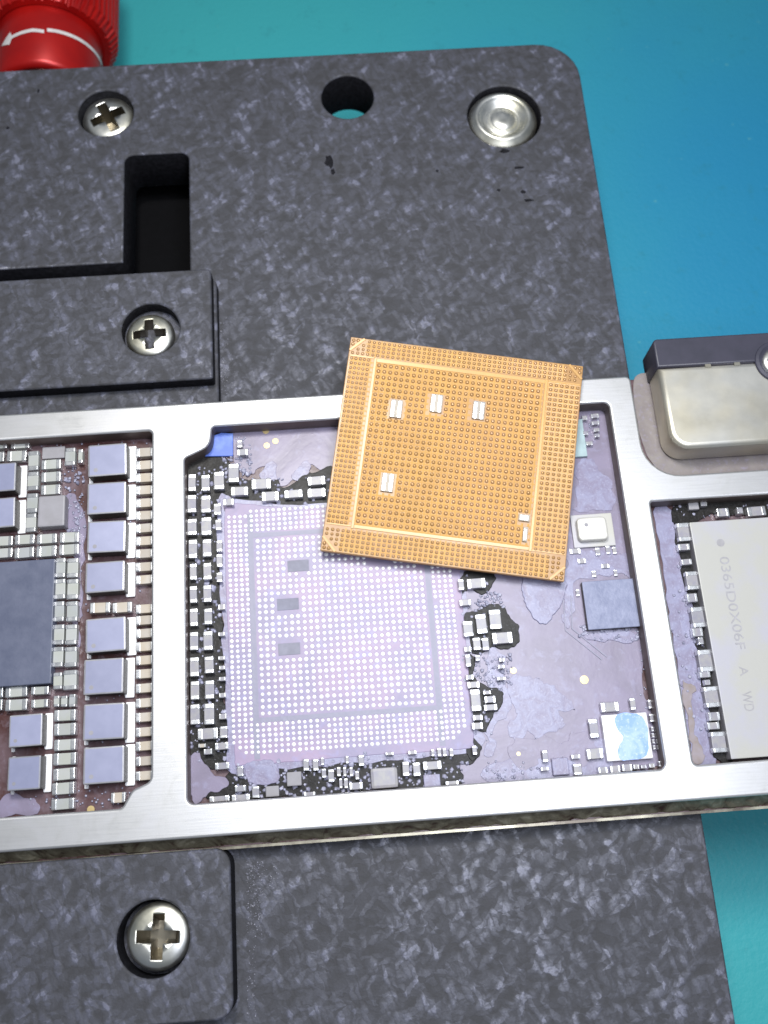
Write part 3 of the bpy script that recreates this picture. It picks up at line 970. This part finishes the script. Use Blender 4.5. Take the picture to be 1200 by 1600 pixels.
Fb = [(685, 930, 800, 995), (605, 1045, 665, 1165), (878, 905, 915, 980), (590, 1240, 695, 1310), (500, 1345, 555, 1415), (290, 1255, 328, 1330), (665, 1365, 725, 1410), (745, 1355, 810, 1405), (825, 1345, 890, 1395),
      (900, 1345, 935, 1380), (950, 1350, 985, 1375), (1005, 1340, 1040, 1370), (1070, 1325, 1100, 1360), (1000, 915, 1035, 970), (1010, 1010, 1050, 1060), (1018, 1095, 1036, 1125), (1044, 1095, 1060, 1125), (1022, 1140, 1040, 1165),
      (1050, 1138, 1066, 1165), (1026, 1180, 1042, 1205), (1054, 1178, 1072, 1205), (1030, 1220, 1048, 1245), (1060, 1218, 1078, 1245), (280, 1365, 330, 1390), (485, 1280, 540, 1310)]
region(780, 880, 4.2857, Fb, 'capwhite', 0.045, ZB + 0.006)
region(880, 500, 3.75, [(165, 548, 208, 572), (168, 592, 212, 612), (180, 632, 212, 652), (185, 665, 212, 685), (135, 710, 172, 732), (112, 560, 140, 585), (118, 650, 145, 672)], 'capwhite', 0.04, ZB + 0.004)
region(860, 760, 6.67, [(205, 645, 315, 700), (470, 640, 520, 715), (580, 620, 625, 700), (650, 630, 690, 700), (535, 805, 615, 850), (665, 870, 700, 930), (435, 880, 480, 940), (270, 1075, 305, 1140), (290, 750, 370, 800)], 'capwhite', 0.022, ZB + 0.004)
# right pocket
region(1000, 760, 2.965, [(175, 170, 235, 250), (215, 395, 270, 475), (240, 560, 298, 650), (272, 758, 335, 855), (300, 928, 368, 1020), (333, 1138, 400, 1230), (180, 265, 230, 295), (195, 335, 240, 362), (220, 495, 265, 535), (245, 655, 290, 695),
                          (270, 700, 295, 730), (278, 858, 325, 885), (300, 895, 325, 920), (320, 1045, 370, 1085), (315, 1092, 368, 1125), (360, 100, 412, 138), (450, 98, 478, 125), (500, 92, 582, 135), (282, 70, 310, 90)], 'capwhite', 0.05, ZB + 0.016)

# inductors
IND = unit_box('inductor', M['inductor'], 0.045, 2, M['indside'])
IND.materials.append(simple('inductor_rim_highlight', (0.46, 0.46, 0.50), 0.32, 0.4))  # bevel highlight painted in as a lighter rim
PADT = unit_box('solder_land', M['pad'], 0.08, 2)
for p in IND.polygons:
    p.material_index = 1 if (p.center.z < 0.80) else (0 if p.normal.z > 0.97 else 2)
DOT = bm_mesh('pin_mark', lathe_bm([(0, 0.0), (1, 0.0), (1, -0.2), (0, -0.2)], 16))
DOT.materials.append(M['icgrey'])


def inductor(x0, y0, x1, y1, pads=True, dot=(0.20, 0.80)):
    hz = 0.105
    base = ZB + 0.012
    c, w, h = ext(x0, y0, x1, y1, base + hz)
    o = link('inductor', IND, None, None, (c.x, c.y, base))
    o.scale = (w, h, hz)
    o.rotation_euler = (random.gauss(0, 0.012), random.gauss(0, 0.012), random.gauss(0, 0.014))
    kid(o, board)
    for s, pw in ((-1, 0.10), (1, 0.24)):
        t = link('terminal', PADT, None, o, (s * 0.5 + s * pw * 0.22, -0.02, -0.09))
        t.scale = (pw, 1.14, 0.16)
    d = link('pin_mark', DOT, None, o, (dot[0] - 0.5, 0.5 - dot[1], 1.004))
    d.scale = (0.055, 0.055 * w / h, 0.02)
    return o


for b in ((550, 215, 790, 410), (545, 455, 785, 650), (545, 695, 782, 890), (535, 950, 780, 1140), (-110, 335, 100, 510), (-120, 555, 92, 740)):
    inductor(b[0] / 4, 640 + b[1] / 4, b[2] / 4, 640 + b[3] / 4)
for b in ((535, 100, 785, 310), (525, 355, 775, 575), (520, 635, 775, 860), (520, 905, 775, 1135), (55, 705, 260, 905), (50, 965, 255, 1175)):
    inductor(b[0] / 4, 940 + b[1] / 4, b[2] / 4, 940 + b[3] / 4)


# packaged chips
def ic(name, x0, y0, x1, y1, hz, mat, bev=0.006, base=ZB + 0.004, label=None, dot=None, sides=None):
    c, w, h = ext(x0, y0, x1, y1, base + hz)
    me = bm_mesh(name, box_bm(-w / 2, w / 2, -h / 2, h / 2, 0, hz, bev, 2))
    me.materials.append(mat)
    if sides:
        me.materials.append(sides)
        for p in me.polygons:
            p.material_index = 1 if p.center.z < hz * 0.8 else 0
    o = bk(link(name, me, None, None, (c.x, c.y, base)))
    if label:
        o['label'] = label
    if dot:
        d = link('pin_mark', DOT, None, o, (w * (dot[0] - 0.5), h * (0.5 - dot[1]), hz + 0.001))
        d.scale = (dot[2], dot[2], 0.004)
    return o


ic('chip_package', -60, 876, 82, 1070, 0.09, M['icdark'], 0.005, label='large dark blue chip at the left edge')
ic('chip_package', 59, 774, 101, 822, 0.09, M['icgrey'], 0.012, label='small grey chip beside the inductors', dot=(0.74, 0.75, 0.012))
ic('chip_package', 66, 698, 101, 716, 0.02, M['icgrey'], 0.004)
ic('chip_package', 914, 906, 996, 981, 0.06, M['icblue'], 0.005, label='square dark chip by the right wall of the middle pocket', sides=M['indside'])
ic('chip_package', 448, 1206, 471, 1228, 0.045, M['icgrey'], 0.006, ZB + 0.01)
ic('chip_package', 415, 1228, 436, 1245, 0.045, M['icgrey'], 0.006, ZB + 0.01)
ic('chip_package', 863, 1184, 889, 1211, 0.03, M['filmblue'], 0.006, ZB + 0.006)
ic('crystal', 579, 1199, 622, 1232, 0.055, M['capwhite'], 0.02, ZB + 0.012, label='large white component at the front wall of the middle pocket')
ic('chip_package', 662, 1210, 688, 1229, 0.02, M['filmblue'], 0.005, ZB + 0.012)
ic('chip_package', 893, 655, 914, 713, 0.03, simple('pale_cyan_body', (0.42, 0.55, 0.58), 0.45), 0.004, ZB + 0.006)
ic('chip_package', 1076, 784, 1092, 796, 0.04, M['icgrey'], 0.006, ZB + 0.016)
# silver square with a blue film
sq = ic('silver_lid', 944, 1115, 1016, 1187, 0.05, M['pad'], 0.008, ZB + 0.006, label='silver square with a smeared blue film')
swp = [(962, 1118), (985, 1114), (1006, 1122), (1014, 1150), (1010, 1180), (988, 1187), (968, 1186), (966, 1168), (974, 1152), (964, 1138)]
zf = ZB + 0.0585
sw = plate('blue_film', [smooth_loop([at2(x, y, zf) for x, y in swp], 5, 0.003)], zf - 0.002, zf, film_material('smear', (0.24, 0.40, 0.82), (0.40, 0.55, 0.90), (0.66, 0.74, 0.92), 0.4, 9.0))
sw.parent = sq
sw.matrix_parent_inverse = Matrix.Translation(-sq.location - board.location) @ Matrix.Translation(board.location)
# blue sticker in the corner
zt = ZB + 0.03
bk(plate('blue_sticker', [[at2(x, y, zt) for x, y in ((332, 681), (346, 676), (364, 677), (364, 712), (320, 713), (324, 698))]], ZB + 0.010, zt, M['blue'], None, 0.003))
# sensor with a pierced lid
z0 = ZB + 0.006
ic('sensor_base', 894, 803, 959, 854, 0.02, M['nand'], 0.005, z0)
lidc, lw, lh = ext(902, 808, 949, 844, z0 + 0.06)
lid = bk(plate('sensor_lid', [rounded([(lidc.x - lw / 2, lidc.y - lh / 2, 0.03), (lidc.x + lw / 2, lidc.y - lh / 2, 0.03), (lidc.x + lw / 2, lidc.y + lh / 2, 0.03), (lidc.x - lw / 2, lidc.y + lh / 2, 0.03)])], z0 + 0.018, z0 + 0.07, M['mic'], None, 0.014, 3))
pc = at(916, 820, z0 + 0.07)
hd = bk(link('sensor_port', DOT.copy(), None, None, (pc.x, pc.y, z0 + 0.071)))
hd.scale = (0.013, 0.013, 0.004)
# gold test pads
GD = bm_mesh('test_pad', lathe_bm([(0, 0.004), (0.9, 0.003), (1, 0), (1, -0.2), (0, -0.2)], 20))
GD.materials.append(M['gold'])
for px, py, r in ((415.5, 673.8, 5.5), (430.5, 690, 5), (417, 696.8, 5), (801.7, 1048, 5), (912.5, 1062.5, 6.5), (142.5, 1265, 5.5), (810, 1178, 3)):
    c = at(px, py, ZB)
    o = bk(link('test_pad', GD, None, None, (c.x, c.y, ZB + 0.0105)))
    s = r * 0.0042
    o.scale = (s, s, 0.03)

# memory chip with laser marking
nz = ZB + 0.10
nx0 = (at(1080, 816, nz).x + at(1140, 1187, nz).x) / 2
ny0, ny1 = at(1160, 1185, nz).y, at(1140, 812, nz).y
me = bm_mesh('memory_chip', box_bm(0, 1.15, 0, ny1 - ny0, 0, 0.10 - 0.004, 0.006, 2))
me.materials.append(M['nand'])
me.materials.append(M['icgrey'])
for p in me.polygons:
    p.material_index = 1 if p.center.z < 0.07 else 0
mem = bk(link('memory_chip', me, None, None, (nx0, ny0, ZB + 0.004)))
mem['label'] = 'large pale memory chip with grey lettering at the right edge'


def text(body, x0, y0, x1, y1, size, parent):
    """flat lettering reading down the page from (x0, y0) to (x1, y1) in the photo"""
    cu = bpy.data.curves.new('marking', 'FONT')
    cu.body = body
    cu.size = 1.0
    ob = bpy.data.objects.new('marking', cu)
    COL.objects.link(ob)
    dg = bpy.context.evaluated_depsgraph_get()
    dg.update()
    me = bpy.data.meshes.new_from_object(ob.evaluated_get(dg))
    bpy.data.objects.remove(ob)
    xs = [v.co.x for v in me.vertices]
    ys = [v.co.y for v in me.vertices]
    a, b = at(x0, y0, nz), at(x1, y1, nz)
    L = (a - b).length
    sx = L / (max(xs) - min(xs))
    sy = size / (max(ys) - min(ys))
    for v in me.vertices:
        u, w = (v.co.x - min(xs)) * sx, (v.co.y - min(ys)) * sy
        v.co = (w - size / 2, -u, 0)
    me.materials.clear()
    o = link('marking', me, M['ink'], None, (a.x, a.y, nz + 0.0015))
    o.parent = parent
    o.matrix_parent_inverse = Matrix.Translation(-parent.location)
    return o


text('0365D0X06F', 1131, 870, 1158, 1014, 0.062, mem)
text('A', 1161, 1041, 1163, 1056, 0.055, mem)
text('WD', 1166, 1080, 1170, 1111, 0.062, mem)
pm = link('pin_mark', DOT.copy(), None, mem)
pm.data.materials.clear()
pm.data.materials.append(M['ink'])
c = at(1126, 848, nz)
pm.location = (c.x - mem.location.x, c.y - mem.location.y, 0.0985 - 0.001)
pm.scale = (0.026, 0.026, 0.003)

# connector can with a black end strip, right of the frame
cz = 0.10
cx0, cy0, cyk, cy1 = 2.128, 2.205, 2.80, 3.012
bk(plate('connector_can', [rounded([(cx0, cy0, 0.13), (3.5, cy0), (3.5, cyk - 0.001), (cx0, cyk - 0.001)])], ZB + 0.002, cz, M['can'], None, 0.035, 4))
bk(plate('connector_end', [rounded([(cx0 - 0.008, cyk), (3.52, cyk), (3.52, cy1), (cx0 - 0.008, cy1, 0.03)])], ZB - 0.03, cz + 0.008, M['tape'], None, 0.012, 2))
for px in (1106, 1152):
    c = at(px, 570, cz)
    bk(link('tape_notch', bm_mesh('tape_notch', box_bm(c.x - 0.02, c.x + 0.02, cyk - 0.022, cyk + 0.004, cz - 0.01, cz + 0.003, 0.001, 1)), simple('notch', (0.25, 0.24, 0.2), 0.4)))
c = at(1214, 566, cz)
cs = bk(link('can_screw', SCREW, None, None, (c.x, c.y, cz - 0.005)))
cs.scale = (0.105, 0.105, 0.105)
bk(link('can_screw_ring', bm_mesh('can_screw_ring', lathe_bm([(0.105, 0.0), (0.13, 0.012), (0.15, 0.008), (0.155, 0.0)], 32)), M['tape'], None, (c.x, c.y, cz + 0.008)))

# stray solder and flux specks around the parts
random.seed(21)
S = []


def specks(x0, y0, x1, y1, n, r0, r1, z=ZB + 0.008):
    for _ in range(int(n * 0.7)):
        px, py = random.uniform(x0, x1), random.uniform(y0, y1)
        c = at(px, py, z)
        S.append((c.x, c.y, z - 0.002, random.uniform(r0, r1)))


for r in ((368, 682, 392, 720, 40, .004, .010), (350, 712, 392, 745, 40, .004, .012), (300, 730, 350, 1190, 150, .004, .011), (360, 1185, 560, 1245, 130, .004, .012), (560, 1178, 720, 1235, 110, .004, .012),
          (742, 930, 785, 950, 35, .004, .010), (740, 1022, 792, 1075, 70, .004, .011), (725, 895, 770, 1160, 70, .004, .010), (905, 652, 935, 700, 30, .004, .010), (890, 850, 990, 905, 45, .003, .007),
          (905, 976, 998, 992, 55, .004, .011), (100, 730, 132, 830, 70, .004, .012), (110, 830, 132, 1000, 30, .003, .009), (0, 690, 230, 700, 25, .004, .009), (200, 690, 236, 1230, 60, .003, .008),
          (40, 1235, 190, 1262, 50, .004, .010), (125, 940, 215, 960, 14, .004, .008), (1050, 800, 1130, 1180, 60, .003, .009), (1050, 785, 1200, 805, 40, .004, .010), (840, 1165, 950, 1212, 50, .003, .008),
          (760, 1195, 820, 1225, 45, .004, .009), (1000, 1000, 1010, 1120, 18, .003, .008), (985, 850, 1000, 990, 20, .003, .007), (130, 1080, 210, 1245, 40, .003, .008)):
    specks(*r)
bk(tag(domes(S, 0.8, 'solder_specks', M['speck'], 6), kind='stuff'))

def crumbs(name, zones, mat, z):
    vs, fs = [], []
    for x0, y0, x1, y1, n, r0, r1 in zones:
        for _ in range(n):
            c = at(random.uniform(x0, x1), random.uniform(y0, y1), z)
            r = random.uniform(r0, r1) * (1.35 if name == 'flux_crumbs' else 1.0)
            k = random.randint(4, 6)
            a0 = random.random() * 6
            b = len(vs)
            for i in range(k):
                a = a0 + 2 * math.pi * i / k
                q = r * random.uniform(0.6, 1.2)
                vs.append((c.x + q * math.cos(a), c.y + q * math.sin(a), z - 0.003))
            for i in range(k):
                p = vs[b + i]
                f = random.uniform(0.5, 0.8)
                vs.append((c.x + (p[0] - c.x) * f, c.y + (p[1] - c.y) * f, z + r * random.uniform(0.15, 0.5)))
            for i in range(k):
                j = (i + 1) % k
                fs.append((b + i, b + j, b + k + j, b + k + i))
            fs.append(tuple(b + k + i for i in range(k)))
    me = bpy.data.meshes.new(name)
    me.from_pydata(vs, [], fs)
    return tag(link(name, me, mat), kind='stuff')


bk(crumbs('flux_crumbs', [(296, 730, 352, 1190, 150, .005, .016), (345, 712, 395, 760, 40, .005, .014), (395, 745, 520, 790, 36, .005, .014), (365, 1190, 560, 1246, 120, .005, .016), (560, 1176, 735, 1238, 110, .005, .015),
                          (722, 895, 765, 1175, 70, .005, .014), (745, 1020, 800, 1080, 46, .005, .014), (745, 925, 790, 950, 26, .004, .012), (760, 1190, 840, 1226, 40, .004, .012), (905, 976, 1000, 1000, 40, .004, .014),
                          (100, 735, 132, 835, 50, .004, .013), (1055, 790, 1200, 808, 30, .004, .012), (1050, 820, 1100, 1180, 50, .004, .012)], M['crumb'], ZB + 0.013))
kid(crumbs('grit', [(345, 490, 358, 610, 60, .002, .007), (346, 560, 368, 615, 40, .002, .006), (385, 1345, 410, 1470, 190, .002, .006), (390, 1345, 440, 1400, 90, .002, .005), (386, 1470, 400, 1590, 50, .002, .006),
                    (200, 400, 300, 470, 1, .002, .004)], simple('grit_dust', (0.30, 0.30, 0.38), 0.4, 0, (0.10, 0.10, 0.13), 60.0, spec=0.8), ZP + 0.002), plate_root)

# ------------------------------------------------------------------ the lifted processor, lying ball side up
TH, KZ = 0.080, 0.10


def chip_pt(px, py):
    v = Vector(((px - 600) / F_PX, (py - 800) / F_PX, 1.0))
    d = CR.transposed() @ v
    t = (TH + 0.004 - KZ * 2.61 - CAM_H) / (d.z - KZ * d.y)
    return Vector((d.x * t, d.y * t, CAM_H + d.z * t))


q = [chip_pt(*p) for p in ((546, 526), (911, 572), (882, 909), (503, 860))]
ctr = (q[0] + q[1] + q[2] + q[3]) / 4
ux = ((q[1] - q[0]) + (q[2] - q[3])).normalized()
uy = ((q[0] - q[3]) + (q[1] - q[2]))
uz = ux.cross(uy).normalized()
uy = uz.cross(ux).normalized()
CWd = ((q[1] - q[0]).length + (q[2] - q[3]).length) / 2
CHt = ((q[0] - q[3]).length + (q[1] - q[2]).length) / 2
proc = tag(empty('processor_chip'), 'copper orange ball grid processor lying tilted on the silver frame, ball side up', 'chip')
proc.matrix_world = Matrix(((ux.x, uy.x, uz.x, ctr.x), (ux.y, uy.y, uz.y, ctr.y), (ux.z, uy.z, uz.z, ctr.z), (0, 0, 0, 1)))


def cu_(u, v):
    return ((u - 0.5) * CWd, (0.5 - v) * CHt)


me = bm_mesh('laminate', box_bm(-CWd / 2, CWd / 2, -CHt / 2, CHt / 2, -TH * 0.55, 0, 0.004, 1))
me.materials.append(M['chip'])
link('laminate', me, None, proc)
me = bm_mesh('moulding', box_bm(-CWd / 2 + 0.003, CWd / 2 - 0.003, -CHt / 2 + 0.003, CHt / 2 - 0.003, -TH, -TH * 0.55, 0.002, 1))
me.materials.append(M['chipedge'])
link('moulding', me, None, proc)
U0, U1, V0, V1 = 0.117, 0.850, 0.093, 0.880
(cx_0, cyt), (cx_1, cyb) = cu_(U0, V0), cu_(U1, V1)
w = 0.0095


def strip(x0, x1, y0, y1, zt=0.006):
    me = bm_mesh('border_trace', box_bm(x0, x1, y0, y1, -0.002, zt, 0.002, 1))
    me.materials.append(M['chipline'])
    return link('border_trace', me, None, proc)


strip(cx_0 - w, cx_0 + w, cyb - w, cyt + w)
strip(cx_1 - w, cx_1 + w, cyb - w, cyt + w)
strip(cx_0 + w, cx_1 - w, cyt - 0.022, cyt + w - 0.004)
strip(cx_0 + w, cx_1 - w, cyb - w + 0.004, cyb + 0.018)
strip(-CWd / 2 + 0.01, cx_0 - w, cyt + 0.0, cyt + 0.012, 0.004)
strip(cx_1 + w, CWd / 2 - 0.01, cyt - 0.006, cyt + 0.006, 0.004)
strip(-CWd / 2 + 0.01, cx_0 - w, cyb - 0.0, cyb + 0.012, 0.004)
strip(cx_1 + w, CWd / 2 - 0.01, cyb - 0.006, cyb + 0.006, 0.004)
# raised mask mesh between the balls
random.seed(5)
NI, NJ = 28, 27
pxi = (cx_1 - cx_0 - 0.05) / (NI - 0.3)
pyi = (cyt - cyb - 0.055) / (NJ - 0.3)
caps_uv = [(0.232, 0.318, 'v'), (0.397, 0.268, 'v'), (0.577, 0.276, 'v'), (0.236, 0.662, 'v'), (0.812, 0.742, 'h'), (0.822, 0.815, 's')]
holes = []
for u, v, k in caps_uv:
    x, y = cu_(u, v)
    hx, hy = {'v': (0.053, 0.072), 'h': (0.045, 0.035), 's': (0.022, 0.055)}[k]
    holes.append((x - hx, x + hx, y - hy, y + hy))
Bl, bars = [], []


def ball(x, y, r):
    if any(a - r * .3 < x < b + r * .3 and c - r * .3 < y < d + r * .3 for a, b, c, d in holes):
        return
    # corner keep-out
    ex, ey = CWd / 2 - abs(x), CHt / 2 - abs(y)
    if ex + ey < 0.126:
        return
    Bl.append((x + random.gauss(0, 0.0006), y + random.gauss(0, 0.0006), -0.002, r * random.uniform(0.93, 1.06)))


xa, yt = cx_0 + 0.030, cyt - 0.040
for i in range(NI):
    for j in range(NJ):
        ball(xa + i * pxi, yt - j * pyi, 0.0150)
pf = 0.0345
# side columns and end rows
yy = cyt - 0.012
while yy > cyb + 0.01:
    for k in range(5):
        ball(-CWd / 2 + 0.026 + k * (cx_0 - w + CWd / 2 - 0.034) / 5.0, yy, 0.0122)
    for k in range(6):
        ball(CWd / 2 - 0.024 - k * (CWd / 2 - cx_1 - w - 0.012) / 6.0, yy - 0.012, 0.0122)
    yy -= pf
xx = -CWd / 2 + 0.026
while xx < CWd / 2 - 0.015:
    for k in range(4):
        ball(xx, CHt / 2 - 0.022 - k * (CHt / 2 - cyt - 0.020) / 4.0, 0.0122)
    for k in range(5):
        ball(xx, -CHt / 2 + 0.022 + k * (cyb + CHt / 2 - 0.022) / 5.0, 0.0122)
    xx += pf
for sx in (-1, 1):
    for sy in (-1, 1):
        for ex, ey in ((0.020, 0.050), (0.052, 0.020), (0.022, 0.022)):
            Bl.append((sx * (CWd / 2 - ex), sy * (CHt / 2 - ey), -0.002, 0.0135))
o = domes(Bl, 0.75, 'solder_balls', M['ball'], 10)
o.parent = proc
tag(o, kind='stuff')
# thin mask ridges of the inner field
verts, faces = [], []


def ridge(x0, x1, y0, y1, zt):
    b = len(verts)
    mx, my = (x0 + x1) / 2, (y0 + y1) / 2
    if x1 - x0 > y1 - y0:
        verts.extend([(x0, y0, 0.0003), (x1, y0, 0.0003), (x1, my, zt), (x0, my, zt), (x0, y1, 0.0003), (x1, y1, 0.0003)])
    else:
        verts.extend([(x0, y0, 0.0003), (x0, y1, 0.0003), (mx, y1, zt), (mx, y0, zt), (x1, y0, 0.0003), (x1, y1, 0.0003)])
    faces.extend([(b, b + 1, b + 2, b + 3), (b + 3, b + 2, b + 5, b + 4)])


rw = 0.0072
for i in range(-1, NI):
    x = xa + (i + 0.5) * pxi
    segs = [(cyb + 0.02, cyt - 0.024)]
    for a, b, c, d in holes:
        if a < x < b:
            segs = [s for (p0, p1) in segs for s in (((p0, c), (d, p1)) if p0 < c and d < p1 else ((p0, p1),))]
    for p0, p1 in segs:
        ridge(x - rw, x + rw, p0, p1, 0.0042)
for j in range(-1, NJ):
    y = yt - (j + 0.5) * pyi
    segs = [(cx_0 + 0.013, cx_1 - 0.013)]
    for a, b, c, d in holes:
        if c < y < d:
            segs = [s for (p0, p1) in segs for s in (((p0, a), (b, p1)) if p0 < a and b < p1 else ((p0, p1),))]
    for p0, p1 in segs:
        ridge(p0, p1, y - rw, y + rw, 0.0036)
ro = 0.0052
yy = cyt - 0.012 + pf / 2
while yy > cyb + 0.01:
    ridge(-CWd / 2 + 0.012, cx_0 - 0.012, yy - ro, yy + ro, 0.002)
    ridge(cx_1 + 0.012, CWd / 2 - 0.010, yy - 0.012 - ro, yy - 0.012 + ro, 0.002)
    yy -= pf
sL, sR = (cx_0 - w + CWd / 2 - 0.034) / 5.0, (CWd / 2 - cx_1 - w - 0.012) / 6.0
for k in range(5):
    x = -CWd / 2 + 0.026 + (k + 0.5) * sL
    ridge(x - ro * 0.8, x + ro * 0.8, cyb + 0.014, cyt - 0.004, 0.0018)
for k in range(6):
    x = CWd / 2 - 0.024 - (k + 0.5) * sR
    ridge(x - ro * 0.8, x + ro * 0.8, cyb + 0.008, cyt - 0.008, 0.0018)
sT, sB = (CHt / 2 - cyt - 0.020) / 4.0, (cyb + CHt / 2 - 0.022) / 5.0
for k in range(3):
    y = CHt / 2 - 0.022 - (k + 0.5) * sT
    ridge(-CWd / 2 + 0.11, CWd / 2 - 0.11, y - ro * 0.8, y + ro * 0.8, 0.0018)
for k in range(4):
    y = -CHt / 2 + 0.022 + (k + 0.5) * sB
    ridge(-CWd / 2 + 0.11, CWd / 2 - 0.11, y - ro * 0.8, y + ro * 0.8, 0.0018)
xx = -CWd / 2 + 0.026 + 3.5 * pf
while xx < CWd / 2 - 0.12:
    ridge(xx - ro, xx + ro, cyt + 0.012, CHt / 2 - 0.008, 0.002)
    ridge(xx - ro, xx + ro, -CHt / 2 + 0.008, cyb - 0.012, 0.002)
    xx += pf
me = bpy.data.meshes.new('mask_ridges')
me.from_pydata(verts, [], faces)
o = link('mask_ridges', me, M['chipline'], proc)
tag(o, kind='stuff')
# corner triangle marks
for sx, sy in ((-1, 1), (1, 1), (-1, -1), (1, -1)):
    c = Vector((sx * (CWd / 2 - 0.050), sy * (CHt / 2 - 0.050), 0))
    me = bm_mesh('corner_trace', box_bm(-0.066, 0.066, -0.009, 0.009, -0.002, 0.005, 0.002, 1))
    me.materials.append(M['chipline'])
    t = link('corner_trace', me, None, proc, c)
    t.rotation_euler = (0, 0, math.radians(45 if sx * sy < 0 else -45))
# land side capacitors
UB = unit_box('chip_capacitor', M['chipcap'], 0.05)
for (u, v, k), h in zip(caps_uv, holes):
    x, y = cu_(u, v)
    a, b = (0.040, 0.062) if k == 'v' else ((0.036, 0.022) if k == 'h' else (0.014, 0.048))
    o = link('chip_capacitor', UB, None, proc, (x, y, -0.001))
    o.scale = (a * 2, b * 2, 0.018)
    if k == 'v':
        for s in (-1, 1):
            t = link('terminal', TERM, None, o, (s * 0.28, 0, 0))
            t.scale = (0.30, 1.0, 1.15)
    else:
        t = link('terminal', TERM, None, o, (0, 0, 0))
        t.scale = (0.8, 0.8, 1.2)
bpy.context.view_layer.update()
